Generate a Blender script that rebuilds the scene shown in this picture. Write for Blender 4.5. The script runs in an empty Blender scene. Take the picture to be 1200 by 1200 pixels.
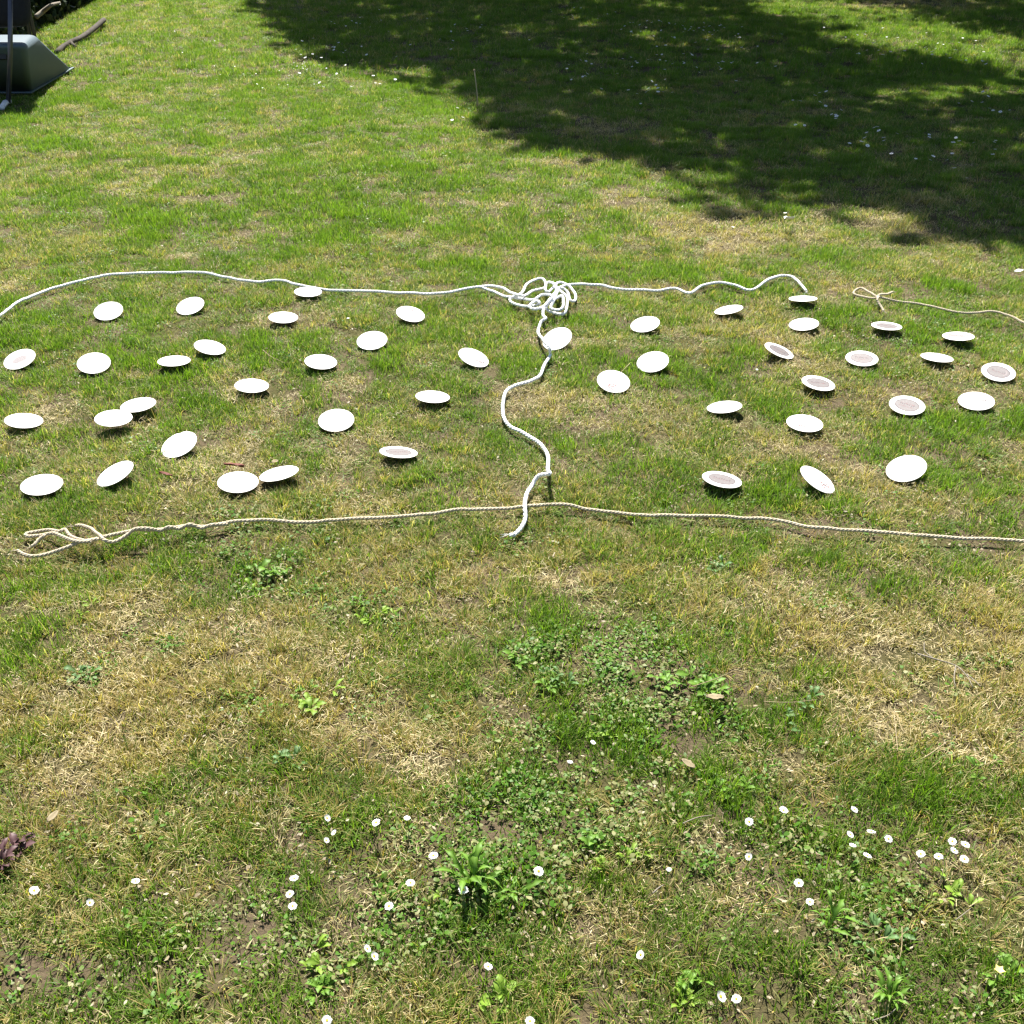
import bpy, bmesh, math, random
import numpy as np
from mathutils import Vector, Matrix, Quaternion

random.seed(7)
RNG = np.random.default_rng(11)
S = bpy.context.scene
COL = S.collection

# ------------------------------------------------------------------ camera
F = 1260.0                      # focal length in pixels of a 1200 px picture
H = 1.30                        # eye height
PITCH = math.radians(30.2)
cam_d = bpy.data.cameras.new('camera')
cam_d.sensor_fit = 'HORIZONTAL'
cam_d.sensor_width = 36.0
cam_d.lens = 36.0 * F / 1200.0
cam_d.clip_start = 0.05
cam_d.clip_end = 2000.0
cam = bpy.data.objects.new('camera', cam_d)
cam.location = (0, 0, H)
cam.rotation_euler = (math.pi / 2 - PITCH, 0, 0)
COL.objects.link(cam)
S.camera = cam

# ------------------------------------------------------------------ light
SUN_EL = math.radians(58.0)
SUN_AZ = math.radians(-9.0)     # from straight ahead (+Y) towards -X
to_sun = Vector((math.cos(SUN_EL) * math.sin(SUN_AZ), math.cos(SUN_EL) * math.cos(SUN_AZ), math.sin(SUN_EL)))
world = bpy.data.worlds.new('World')
S.world = world
world.use_nodes = True
wn = world.node_tree.nodes
bg = wn['Background']
sky = wn.new('ShaderNodeTexSky')
sky.sky_type = 'NISHITA'
sky.sun_disc = False
sky.sun_elevation = SUN_EL
sky.sun_rotation = SUN_AZ
sky.air_density = 1.0
sky.dust_density = 1.0
world.node_tree.links.new(sky.outputs[0], bg.inputs[0])
bg.inputs[1].default_value = 0.052
sun_d = bpy.data.lights.new('sun', 'SUN')
sun_d.energy = 5.0
sun_d.angle = math.radians(0.53)
sun_d.color = (1.0, 0.955, 0.88)
sun = bpy.data.objects.new('sun', sun_d)
sun.rotation_euler = (-to_sun).to_track_quat('-Z', 'Y').to_euler()
sun.location = (0, 0, 30)
COL.objects.link(sun)

vs = S.view_settings
vs.view_transform = 'Standard'
vs.look = 'None'
vs.exposure = 1.62
vs.gamma = 1.0
vs.use_curve_mapping = False
S.render.engine = 'CYCLES'
S.cycles.pixel_filter_type = 'BLACKMAN_HARRIS'
S.cycles.filter_width = 1.4
S.cycles.max_bounces = 6
S.cycles.diffuse_bounces = 3
S.cycles.transmission_bounces = 3
S.cycles.caustics_reflective = False
S.cycles.caustics_refractive = False

# ------------------------------------------------------------------ placing
CP, SP = math.cos(PITCH), math.sin(PITCH)


def at(px, py, z=0.0):
    """the point of height z that lies under one spot of the photograph"""
    dx, dy = (px - 600) / F, (600 - py) / F
    d = Vector((dx, CP + dy * SP, -SP + dy * CP))
    t = (z - H) / d.z
    return Vector((0, 0, H)) + d * t


def at_y(px, py, Y):
    dx, dy = (px - 600) / F, (600 - py) / F
    t = Y / (CP + dy * SP)
    return Vector((dx * t, Y, H + t * (-SP + dy * CP)))


def scale_at(py):
    return (CP / H) * (py - 600 + F * math.tan(PITCH))


def hash2(ix, iy, seed):
    h = (ix.astype(np.int64) * 374761393 + iy.astype(np.int64) * 668265263 + seed * 974634777) & 0xFFFFFFFF
    h = ((h ^ (h >> 13)) * 1274126177) & 0xFFFFFFFF
    h = (h ^ (h >> 16)) & 0xFFFFFFFF
    return h / 4294967295.0


def vn(x, y, size, seed=0, octs=3):
    """value noise 0..1"""
    out = np.zeros_like(x, dtype=float)
    amp, tot = 1.0, 0.0
    for o in range(octs):
        u, v = x / size + 17.3 * o, y / size - 9.1 * o
        iu, iv = np.floor(u), np.floor(v)
        fu, fv = u - iu, v - iv
        fu, fv = fu * fu * (3 - 2 * fu), fv * fv * (3 - 2 * fv)
        a = hash2(iu, iv, seed + o)
        b = hash2(iu + 1, iv, seed + o)
        c = hash2(iu, iv + 1, seed + o)
        d = hash2(iu + 1, iv + 1, seed + o)
        out += amp * ((a * (1 - fu) + b * fu) * (1 - fv) + (c * (1 - fu) + d * fu) * fv)
        tot += amp
        amp *= 0.55
        size *= 0.5
    return out / tot


def height(x, y):
    x = np.asarray(x, dtype=float)
    y = np.asarray(y, dtype=float)
    return (vn(x, y, 0.9, 5, 2) - 0.5) * 0.022 + (vn(x, y, 0.20, 6, 2) - 0.5) * 0.022


def hgt(x, y):
    return float(height(np.array([x]), np.array([y]))[0])


def tag(o, label=None, cat=None, group=None, kind=None):
    if label:
        o['label'] = label
    if cat:
        o['category'] = cat
    if group:
        o['group'] = group
    if kind:
        o['kind'] = kind
    return o


def empty(name, loc, label, cat, group=None):
    o = bpy.data.objects.new(name, None)
    o.empty_display_size = 0.05
    o.location = loc
    COL.objects.link(o)
    return tag(o, label, cat, group)


def link(name, me, parent=None, loc=None):
    o = bpy.data.objects.new(name, me)
    COL.objects.link(o)
    if parent is not None:
        o.parent = parent
    if loc is not None:
        o.location = loc
    return o


def mesh(name, V, Fc, mats=(), smooth=True, mi=None):
    me = bpy.data.meshes.new(name)
    me.from_pydata([tuple(v) for v in V], [], [tuple(f) for f in Fc])
    for m in mats:
        me.materials.append(m)
    if smooth:
        me.polygons.foreach_set('use_smooth', [True] * len(me.polygons))
    if mi is not None:
        me.polygons.foreach_set('material_index', mi)
    me.update()
    return me


# ------------------------------------------------------------------ materials
def new_mat(name):
    m = bpy.data.materials.new(name)
    m.use_nodes = True
    nt = m.node_tree
    nt.nodes.clear()
    out = nt.nodes.new('ShaderNodeOutputMaterial')
    return m, nt, out


def N(nt, typ, **kw):
    n = nt.nodes.new(typ)
    for k, v in kw.items():
        setattr(n, k, v)
    return n


def rgb(c):
    return (c[0], c[1], c[2], 1.0)


def mixc(nt, fac, a, b):
    m = N(nt, 'ShaderNodeMix', data_type='RGBA')
    for sock, val in ((m.inputs[0], fac), (m.inputs[6], a), (m.inputs[7], b)):
        if hasattr(val, 'is_linked') or isinstance(val, bpy.types.NodeSocket):
            nt.links.new(val, sock)
        else:
            sock.default_value = val if isinstance(val, (int, float)) else rgb(val)
    return m.outputs[2]


def math_n(nt, op, a, b=0.0, clamp=False):
    m = N(nt, 'ShaderNodeMath', operation=op)
    m.use_clamp = clamp
    for i, val in enumerate((a, b)):
        if isinstance(val, bpy.types.NodeSocket):
            nt.links.new(val, m.inputs[i])
        else:
            m.inputs[i].default_value = val
    return m.outputs[0]


def noise(nt, scale, detail=3, rough=0.55, coord='Object'):
    tc = N(nt, 'ShaderNodeTexCoord')
    n = N(nt, 'ShaderNodeTexNoise')
    n.inputs['Scale'].default_value = scale
    n.inputs['Detail'].default_value = detail
    n.inputs['Roughness'].default_value = rough
    nt.links.new(tc.outputs[coord], n.inputs['Vector'])
    return n.outputs[0]


def leaf_shader(nt, out, col, transl=0.35, rough=0.5, spec=0.25):
    p = N(nt, 'ShaderNodeBsdfPrincipled')
    p.inputs['Roughness'].default_value = rough
    p.inputs['Specular IOR Level'].default_value = spec
    t = N(nt, 'ShaderNodeBsdfTranslucent')
    mx = N(nt, 'ShaderNodeMixShader')
    mx.inputs[0].default_value = transl
    nt.links.new(col, p.inputs['Base Color'])
    # light that passes through a leaf is yellower than what it reflects
    tcol = N(nt, 'ShaderNodeMix', data_type='RGBA', blend_type='MULTIPLY')
    tcol.inputs[0].default_value = 1.0
    nt.links.new(col, tcol.inputs[6])
    tcol.inputs[7].default_value = (1.38, 1.5, 0.65, 1)
    nt.links.new(tcol.outputs[2], t.inputs['Color'])
    nt.links.new(p.outputs[0], mx.inputs[1])
    nt.links.new(t.outputs[0], mx.inputs[2])
    nt.links.new(mx.outputs[0], out.inputs[0])


def blade_material(name, g0, g1, d0, d1, transl=0.38, dry_bias=0.0):
    """colour of one blade: green or straw by the tuft's share of dry blades"""
    m, nt, out = new_mat(name)
    bv = N(nt, 'ShaderNodeAttribute', attribute_name='bv').outputs['Fac']
    bd = N(nt, 'ShaderNodeAttribute', attribute_name='bd').outputs['Fac']
    bt = N(nt, 'ShaderNodeAttribute', attribute_name='bt').outputs['Fac']
    dry = N(nt, 'ShaderNodeAttribute', attribute_name='dry', attribute_type='INSTANCER').outputs['Fac']
    tint = N(nt, 'ShaderNodeAttribute', attribute_name='tint', attribute_type='INSTANCER').outputs['Fac']
    k = math_n(nt, 'MULTIPLY_ADD', bv, 0.55)
    k.node.inputs[2].default_value = 0.0
    k2 = math_n(nt, 'ADD', k, math_n(nt, 'MULTIPLY', tint, 0.45), True)
    green = mixc(nt, k2, g0, g1)
    straw = mixc(nt, bv, d0, d1)
    # blade is dry where its own number lies under the tuft's share; tips dry first
    a = math_n(nt, 'SUBTRACT', math_n(nt, 'ADD', dry, dry_bias), bd)
    a = math_n(nt, 'ADD', a, math_n(nt, 'MULTIPLY', bt, 0.10))
    f = math_n(nt, 'MULTIPLY_ADD', a, 3.2, True)
    f.node.inputs[2].default_value = 0.35
    col = mixc(nt, f, green, straw)
    leaf_shader(nt, out, col, transl)
    return m


M = {}
M['lawn'] = blade_material('lawn_blade', (0.042, 0.105, 0.009), (0.170, 0.280, 0.028), (0.30, 0.24, 0.10), (0.54, 0.47, 0.26), 0.45)
M['fescue'] = blade_material('fine_blade', (0.046, 0.105, 0.010), (0.150, 0.240, 0.028), (0.30, 0.22, 0.075), (0.52, 0.42, 0.19), 0.42)
M['thatch'] = blade_material('thatch_strand', (0.15, 0.15, 0.050), (0.28, 0.25, 0.095), (0.25, 0.19, 0.080), (0.58, 0.49, 0.28), 0.25)
M['moss'] = blade_material('moss_shoot', (0.075, 0.120, 0.015), (0.19, 0.22, 0.038), (0.30, 0.22, 0.055), (0.46, 0.36, 0.12), 0.32)
M['clover'] = blade_material('small_leaf', (0.030, 0.090, 0.007), (0.105, 0.225, 0.017), (0.15, 0.17, 0.05), (0.29, 0.28, 0.13), 0.34)
M['litter'] = blade_material('dead_leaf_bit', (0.16, 0.13, 0.075), (0.30, 0.26, 0.17), (0.16, 0.12, 0.068), (0.36, 0.31, 0.21), 0.15)


def weed_material(name, c0, c1, transl=0.3):
    m, nt, out = new_mat(name)
    n = noise(nt, 60, 3)
    oi = N(nt, 'ShaderNodeObjectInfo').outputs['Random']
    f = math_n(nt, 'ADD', math_n(nt, 'MULTIPLY', n, 0.7), math_n(nt, 'MULTIPLY', oi, 0.45), True)
    rib = N(nt, 'ShaderNodeAttribute', attribute_name='rib').outputs['Fac']
    col = mixc(nt, f, tuple(q * .72 for q in c0), tuple(q * 1.12 for q in c1))
    col = mixc(nt, math_n(nt, 'MULTIPLY', rib, 0.45), col, tuple(min(.5, q * 2.2 + .05) for q in c1))
    leaf_shader(nt, out, col, transl, 0.5, 0.2)
    return m


M['weed'] = weed_material('weed_leaf', (0.042, 0.108, 0.008), (0.092, 0.180, 0.014))
M['weed_bright'] = weed_material('fresh_weed_leaf', (0.075, 0.160, 0.010), (0.140, 0.240, 0.018))
M['weed_dark'] = weed_material('bluish_weed_leaf', (0.035, 0.085, 0.022), (0.075, 0.145, 0.040))
M['weed_red'] = weed_material('dark_red_leaf', (0.016, 0.008, 0.009), (0.055, 0.024, 0.025), 0.1)
M['hedge'] = weed_material('hedge_leaf', (0.020, 0.035, 0.014), (0.040, 0.065, 0.022), 0.12)
M['tree_leaf'] = weed_material('tree_leaf', (0.045, 0.085, 0.018), (0.080, 0.130, 0.030), 0.22)


def plain(name, c0, c1=None, scale=40, rough=0.7, spec=0.3, bump=0.0, bump_scale=200, metal=0.0):
    m, nt, out = new_mat(name)
    p = N(nt, 'ShaderNodeBsdfPrincipled')
    p.inputs['Roughness'].default_value = rough
    p.inputs['Specular IOR Level'].default_value = spec
    p.inputs['Metallic'].default_value = metal
    if c1 is None:
        p.inputs['Base Color'].default_value = rgb(c0)
    else:
        nt.links.new(mixc(nt, noise(nt, scale, 4), c0, c1), p.inputs['Base Color'])
    if bump:
        b = N(nt, 'ShaderNodeBump')
        b.inputs['Strength'].default_value = bump
        b.inputs['Distance'].default_value = 0.002
        nt.links.new(noise(nt, bump_scale, 4), b.inputs['Height'])
        nt.links.new(b.outputs[0], p.inputs['Normal'])
    nt.links.new(p.outputs[0], out.inputs[0])
    return m


M['card'] = plain('white_card', (0.66, 0.65, 0.63), (0.78, 0.77, 0.755), 45, 0.75, 0.2)
M['card_edge'] = plain('raw_card_edge', (0.50, 0.46, 0.40), (0.62, 0.58, 0.52), 200, 0.9, 0.1)
M['rope_white'] = plain('white_rope_fibre', (0.70, 0.70, 0.70), (0.84, 0.84, 0.83), 150, 0.8, 0.2, 0.4, 700)
M['rope_tan'] = plain('tan_rope_fibre', (0.34, 0.29, 0.205), (0.54, 0.47, 0.35), 120, 0.9, 0.15, 0.5, 600)
M['petal'] = None
m, nt, out = new_mat('daisy_petal')
p = N(nt, 'ShaderNodeBsdfPrincipled')
p.inputs['Base Color'].default_value = (0.82, 0.82, 0.80, 1)
p.inputs['Roughness'].default_value = 0.6
t = N(nt, 'ShaderNodeBsdfTranslucent')
t.inputs[0].default_value = (0.8, 0.8, 0.76, 1)
mx = N(nt, 'ShaderNodeMixShader')
mx.inputs[0].default_value = 0.3
nt.links.new(p.outputs[0], mx.inputs[1])
nt.links.new(t.outputs[0], mx.inputs[2])
nt.links.new(mx.outputs[0], out.inputs[0])
M['petal'] = m
M['pollen'] = plain('daisy_centre', (0.62, 0.42, 0.03), (0.78, 0.58, 0.06), 900, 0.8, 0.1)
M['buttercup'] = plain('yellow_petal', (0.70, 0.58, 0.10), (0.80, 0.70, 0.22), 100, 0.5, 0.3)
M['stem'] = plain('flower_stem', (0.07, 0.12, 0.03), (0.12, 0.16, 0.05), 80, 0.6)
M['straw'] = plain('dry_stalk', (0.20, 0.155, 0.080), (0.34, 0.28, 0.165), 90, 0.8, 0.2)
M['pale_stalk'] = plain('pale_stalk', (0.34, 0.27, 0.15), (0.48, 0.41, 0.27), 90, 0.8, 0.2)
M['twig'] = plain('grey_twig', (0.13, 0.11, 0.085), (0.28, 0.25, 0.20), 70, 0.85, 0.2, 0.4, 300)
M['bark'] = plain('dark_bark', (0.022, 0.018, 0.015), (0.11, 0.095, 0.078), 14, 0.9, 0.2, 0.8, 60)
M['dead_leaf'] = plain('brown_dead_leaf', (0.075, 0.022, 0.016), (0.15, 0.050, 0.032), 60, 0.75)
M['bleached'] = plain('bleached_leaf', (0.15, 0.12, 0.07), (0.27, 0.23, 0.15), 200, 0.85, 0.1)
M['paper'] = plain('white_scrap', (0.74, 0.74, 0.73), (0.82, 0.82, 0.81), 60, 0.8)
M['tub'] = plain('grey_green_plastic', (0.072, 0.102, 0.125), (0.092, 0.128, 0.148), 7, 0.62, 0.3, 0.15, 90)
M['tub_slot'] = plain('hole_shade', (0.02, 0.02, 0.022), (0.04, 0.04, 0.042), 20, 0.5)  # shade inside the tub's hand hole, put in as black colour
M['steel'] = plain('grey_tube', (0.07, 0.07, 0.085), (0.12, 0.12, 0.14), 25, 0.35, 0.5, 0, 0, 0.6)
M['foot'] = plain('pale_tube', (0.60, 0.60, 0.60), (0.72, 0.72, 0.71), 25, 0.35, 0.5)
M['black_cloth'] = plain('black_cloth', (0.012, 0.013, 0.018), (0.028, 0.030, 0.040), 25, 0.85, 0.15, 0.4, 120)

# print on the beer mats: flat ink, grey pink with paler lines
m, nt, out = new_mat('mat_print')
p = N(nt, 'ShaderNodeBsdfPrincipled')
p.inputs['Roughness'].default_value = 0.6
nt.links.new(mixc(nt, noise(nt, 160, 2), (0.090, 0.080, 0.082), (0.165, 0.146, 0.146)), p.inputs['Base Color'])
nt.links.new(p.outputs[0], out.inputs[0])
M['ink_field'] = m
M['ink_pale'] = plain('pale_ink', (0.16, 0.135, 0.137), (0.24, 0.21, 0.21), 150, 0.6)
M['ink_dark'] = plain('dark_ink', (0.05, 0.042, 0.046), (0.12, 0.10, 0.105), 220, 0.6)
M['ink_faint'] = plain('faint_ink', (0.21, 0.185, 0.187), (0.27, 0.25, 0.25), 150, 0.6)
M['ink_red'] = plain('red_ink', (0.13, 0.045, 0.050), (0.22, 0.10, 0.10), 220, 0.6)

# ground: brown soil under matted thatch and moss
m, nt, out = new_mat('lawn_soil')
p = N(nt, 'ShaderNodeBsdfPrincipled')
p.inputs['Roughness'].default_value = 0.95
p.inputs['Specular IOR Level'].default_value = 0.1
c = mixc(nt, noise(nt, 120, 6, 0.7), (0.028, 0.021, 0.014), (0.17, 0.13, 0.08))
r = N(nt, 'ShaderNodeValToRGB')
r.color_ramp.elements[0].position = 0.42
r.color_ramp.elements[1].position = 0.62
nt.links.new(noise(nt, 4.5, 5, 0.6), r.inputs[0])
c2 = mixc(nt, noise(nt, 90, 4, 0.65), (0.026, 0.030, 0.010), (0.105, 0.095, 0.034))
c = mixc(nt, r.outputs[0], c, c2)
nt.links.new(c, p.inputs['Base Color'])
b = N(nt, 'ShaderNodeBump')
b.inputs['Strength'].default_value = 0.9
b.inputs['Distance'].default_value = 0.012
nt.links.new(noise(nt, 70, 6, 0.7), b.inputs['Height'])
nt.links.new(b.outputs[0], p.inputs['Normal'])
nt.links.new(p.outputs[0], out.inputs[0])
M['soil'] = m

# ------------------------------------------------------------------ the ground: one sheet
gx = np.concatenate([[-400, -150, -60, -25, -14], np.arange(-9, 9.01, 0.10), [14, 25, 60, 150, 400]])
gy = np.concatenate([[-400, -120, -40, -12, -3], np.arange(-0.6, 4.0, 0.06), np.arange(4.0, 20.0, 0.12), [24, 32, 50, 90, 200, 600]])
GX, GY = np.meshgrid(gx, gy)
GZ = height(GX.ravel(), GY.ravel()).reshape(GX.shape)
V = np.stack([GX.ravel(), GY.ravel(), GZ.ravel()], 1)
nx, ny = len(gx), len(gy)
I = (np.arange(ny - 1)[:, None] * nx + np.arange(nx - 1)[None, :]).ravel()
gme = mesh('ground', V, np.stack([I, I + 1, I + nx + 1, I + nx], 1).tolist(), [M['soil']])
ground = link('ground', gme)
tag(ground, 'uneven lawn soil under patchy grass', None, None, 'structure')


# ------------------------------------------------------------------ coasters (positions and tilts first: the grass keeps clear of them)
CR = 0.0495
# px, py, long axis, short axis, angle (up to the right), print, label
COASTERS = [
    (127, 364.5, 36, 22, 15, '', 'blank white coaster just below the bend of the long white rope, rearmost beside that end'),
    (223, 358.5, 36, 20, 20, '', 'blank white coaster tilted upward under the white rope, next along from the rope bend'),
    (23, 421, 41, 22, 25, 'faint', 'white coaster with a faint pink print, steeply tilted, below the curved rope end'),
    (110, 425.5, 42, 27, 8, '', 'blank round coaster turned fully to the viewer in second row under the rope bend'),
    (204, 423, 40, 13, 4, '', 'nearly flat white coaster just below a slightly higher coaster tipping the other way'),
    (246, 407, 40, 18, -10, '', 'white coaster tipped down to one side, just above a flat narrow one'),
    (295, 452, 41, 17, 0, '', 'level white coaster alone mid field with a thick dark shadow under it'),
    (162, 474.5, 42, 16, 12, '', 'white coaster partly hidden behind another coaster that overlaps its edge'),
    (133, 490, 46, 21, 5, '', 'white coaster overlapping the edge of the one behind it'),
    (28, 493, 48, 20, 0, '', 'level blank coaster at the picture edge, below the faint pink one'),
    (210, 521, 47, 27, 30, 'specks', 'white coaster with a small notch in its upper rim, steeply tilted'),
    (135, 555, 50, 21, 33, '', 'narrow looking white coaster standing steeply, between a notched one and the frayed rope'),
    (49, 568, 51, 26, 10, '', 'blank white coaster just above the frayed tan rope end'),
    (279, 565, 49, 26, 3, '', 'blank coaster in front of a red dead leaf, touching a narrower coaster'),
    (327, 555, 46, 15, 14, 'faint', 'flat looking coaster with faint grey print, touching the blank one by the red leaf'),
    (361, 342, 34, 12, 0, '', 'white coaster lying against the long white rope'),
    (332, 372, 36, 14, 0, '', 'level white coaster just below the one that touches the white rope'),
    (481, 368, 35, 18, -12, 'mark_top', 'white coaster with a faint round mark near its upper rim, below the white rope'),
    (436, 399, 37, 22, 8, '', 'blank coaster turned to the viewer, below the coaster with a faint round mark'),
    (376, 424, 39, 18, -3, '', 'blank level coaster with dark shadow, midway between rope and big plain coaster'),
    (555, 419, 38, 19, -22, 'mark_side', 'white coaster with a small grey drawing at its lower rim, beside the white rope curve'),
    (507, 465, 40, 14, -3, 'faint', 'flat coaster with faint printed lines, beside the outward bend of the hanging white rope'),
    (394, 492.5, 43, 27, 6, '', 'big looking blank round coaster facing the viewer in the middle of the rope field'),
    (467, 530, 44, 13, -4, 'oval', 'flat coaster with a grey oval print, frontmost between blank coaster and rope'),
    (653, 397, 33, 22, 25, '', 'blank coaster half under the white rope just below the rope bundle'),
    (756, 380, 35, 18, 10, 'sketch', 'white coaster with a faint line drawing, beyond the rope bundle'),
    (765, 424, 38, 24, 10, '', 'blank coaster facing the viewer with a dry stalk beside it, behind one with red mark'),
    (719, 447, 38, 25, -12, 'red_low', 'white coaster with a small red mark near its lower rim'),
    (854, 363, 35, 10, 10, 'oval_faint', 'thin looking coaster tipped upward below the wavy rope end, faint print'),
    (941, 350, 35, 7, 0, 'oval_faint', 'edge-on coaster directly below the tip of the white rope'),
    (942, 380, 38, 16, 3, '', 'blank coaster under the edge-on one at the white rope tip'),
    (913, 411, 37, 12, -25, 'oval', 'narrow coaster tipped steeply down with dark oval print, in dry grass'),
    (1010, 420, 40, 19, -6, 'oval_lines', 'round coaster with brown lined oval print, middle of the printed ones'),
    (959, 449, 40, 16, -14, 'oval', 'tilted coaster with brown oval print and a shadow, below the steep narrow one'),
    (1039, 382, 38, 10, -6, 'oval', 'flat coaster with oval print hovering on grass below the knotted tan rope'),
    (1123, 394, 39, 11, -3, 'oval_faint', 'flat coaster with pale oval print just below the long tan string'),
    (1098, 419, 39, 10, -9, '', 'edge-on blank coaster with a deep shadow, among printed coasters'),
    (1170, 436, 40, 22, -12, 'oval_arc', 'tilted coaster with brown oval print and a white crescent, at the picture edge'),
    (1144, 470, 44, 23, -6, 'mark_right', 'mostly blank coaster with tiny grey marks, next below the one with a crescent'),
    (1063, 475, 43, 23, -10, 'oval_lines', 'round coaster with large brown lined oval print, lowest of the lined ones'),
    (943, 496, 43, 20, -9, 'mark_low', 'white coaster with faint pink marks low on its face'),
    (849, 477, 41, 14, 5, 'faint', 'flat coaster with faint lines, alone on grass beyond the hanging rope'),
    (846, 562, 45, 17, -12, 'oval', 'tilted coaster with brown oval print, front row close to the tan rope'),
    (958, 562, 45, 18, -38, 'red_side', 'steeply tipped coaster with dark red letters at one end'),
    (1062, 549, 48, 32, 12, 'specks', 'largest looking blank coaster facing the viewer, last of the front row'),
]
EXTRA_Z = {7: 0.006, 8: 0.016, 14: 0.004, 24: -0.004}
coaster_pose = []
CPOS = Vector((0, 0, H))
for i, (px, py, a, bb, ang, pr, lab) in enumerate(COASTERS):
    v = (at(px, py, 0.03) - CPOS).normalized()
    e1 = (Vector((1, 0, 0)) - v * v.x).normalized()
    e2 = e1.cross(v).normalized()
    if e2.z < 0:
        e2 = -e2
    th = math.radians(ang)
    Mj = e1 * math.cos(th) + e2 * math.sin(th)
    mn = -e1 * math.sin(th) + e2 * math.cos(th)
    k = min(0.98, bb / a)
    n = (-v * k + mn * math.sqrt(1 - k * k)).normalized()
    tilt = math.sqrt(max(0, 1 - n.z * n.z))
    zc = max(0.024, CR * tilt + 0.007) + EXTRA_Z.get(i, 0)
    g = at(px, py, zc)
    zc += hgt(g.x, g.y)
    g = at(px, py, zc)
    yb = n.cross(Mj).normalized()
    coaster_pose.append((g, Mj, yb, n))


# ------------------------------------------------------------------ rope paths
def zoomed(pts, k, ox, oy):
    return [(ox + x / k, oy + y / k) + tuple(r) for x, y, *r in pts]


def catmull(P, step):
    P = [Vector(p) for p in P]
    P = [P[0] * 2 - P[1]] + P + [P[-1] * 2 - P[-2]]
    out = []
    for i in range(1, len(P) - 2):
        p0, p1, p2, p3 = P[i - 1:i + 3]
        n = max(2, int((p2 - p1).length / step))
        for j in range(n):
            t = j / n
            out.append(0.5 * ((2 * p1) + (p2 - p0) * t + (2 * p0 - 5 * p1 + 4 * p2 - p3) * t * t + (3 * p1 - p0 - 3 * p2 + p3) * t ** 3))
    out.append(P[-2])
    # even spacing
    res = [out[0]]
    acc = 0.0
    for a, b in zip(out, out[1:]):
        d = (b - a).length
        while acc + d >= step:
            t = (step - acc) / d
            a = a.lerp(b, t)
            res.append(a)
            d = (b - a).length
            acc = 0.0
        acc += d
    return res


def path3(pts, base=0.020, wob=0.006, seed=1):
    out = []
    for q in pts:
        z = q[2] if len(q) > 2 else base
        p = at(q[0], q[1], z)
        z2 = z + hgt(p.x, p.y) + (float(vn(np.array([p.x]), np.array([p.y]), 0.12, seed, 2)[0]) - 0.5) * wob
        out.append(at(q[0], q[1], z2))
    return out


TOP_A = [(-60, 430), (-25, 392), (0, 370), (25, 352), (55, 340), (90, 330), (130, 322), (165, 320), (200, 320), (235, 319), (265, 325), (300, 330),
         (330, 329), (350, 334), (385, 340), (430, 341), (470, 343), (510, 344), (540, 340), (560, 336.5)]
BUND = zoomed([(130, 265, .025), (230, 290, .03), (330, 340, .045), (380, 350, .05), (420, 345, .045), (480, 305, .035), (570, 290, .03), (600, 260, .03), (570, 205, .025),
               (510, 210, .022), (430, 250, .022), (395, 310, .03), (350, 350, .04), (285, 375, .03), (290, 410, .022), (350, 435, .022), (440, 445, .028), (520, 432, .04),
               (540, 408, .05), (510, 395, .052), (470, 420, .05), (455, 450, .045), (500, 468, .045), (580, 440, .05), (640, 370, .06), (690, 300, .065), (670, 245, .06), (610, 235, .05), (592, 290, .045),
               (620, 318, .04), (660, 280, .04), (700, 235, .035), (740, 232, .03), (800, 265, .025), (858, 340, .022), (850, 393, .022), (812, 390, .03), (790, 320, .04), (740, 285, .05),
               (690, 285, .055), (730, 310, .055), (780, 360, .05), (785, 420, .045), (765, 495, .035), (720, 512, .03), (640, 490, .03), (600, 455, .035), (640, 405, .05), (735, 350, .06),
               (750, 400, .055), (742, 455, .05), (690, 478, .045), (640, 455, .045), (665, 395, .055), (695, 320, .06), (720, 275, .04), (780, 255, .025), (900, 250, .02)], 7.5, 560, 300)
TOP_B = [(695, 334), (707, 335), (720, 338), (745, 340), (770, 341), (790, 338), (808, 343), (822, 335), (842, 331), (860, 334), (880, 340, .016), (900, 328), (915, 323), (928, 324), (938, 333), (945, 341, .014)]
ROPE_A = path3(TOP_A + BUND + TOP_B)
HANG = zoomed([(20, 268, .03), (60, 285, .025), (160, 325, .022), (260, 362, .03), (400, 378, .035), (490, 385, .05), (560, 345, .06), (640, 345, .07), (655, 372, .065), (612, 420, .05), (578, 465, .045), (574, 525, .04),
               (598, 545, .045), (560, 572, .035), (540, 620, .025)], 7.5, 560, 300) + \
    zoomed([(250, 318, .025), (275, 355, .05), (294, 378, .05), (298, 410, .024), (275, 450), (255, 495), (215, 520), (150, 540), (118, 560), (105, 600), (105, 660), (130, 705), (190, 735),
            (255, 775), (288, 820, .026), (290, 880, .046), (296, 899, .060), (252, 906, .045), (225, 945, .028), (200, 990, .026), (193, 1030, .034), (198, 1080, .024), (180, 1120), (150, 1150, .02), (130, 1152, .018)], 3.53, 560, 300)
ROPE_B = path3(HANG)
TAN_MAIN = zoomed([(90, 300, .02), (130, 325, .018), (200, 330, .018), (280, 310, .02), (350, 285, .03), (430, 255, .038), (500, 240, .042), (545, 228, .042), (620, 210, .044), (700, 195, .048), (740, 186, .05),
                   (800, 190, .045), (880, 188, .036), (950, 175, .03), (1030, 165, .026), (1110, 168, .022), (1200, 155, .02)], 4.615, 0, 580) + \
    [(285, 610), (320, 610), (350, 612), (400, 608), (450, 606), (500, 602), (540, 597), (590, 596), (620, 593), (660, 592), (700, 598), (750, 603), (800, 604), (860, 606), (905, 609),
     (960, 619), (1000, 621), (1060, 625), (1120, 630), (1200, 634), (1330, 642), (1480, 640), (1750, 648), (2100, 640)]
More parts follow.
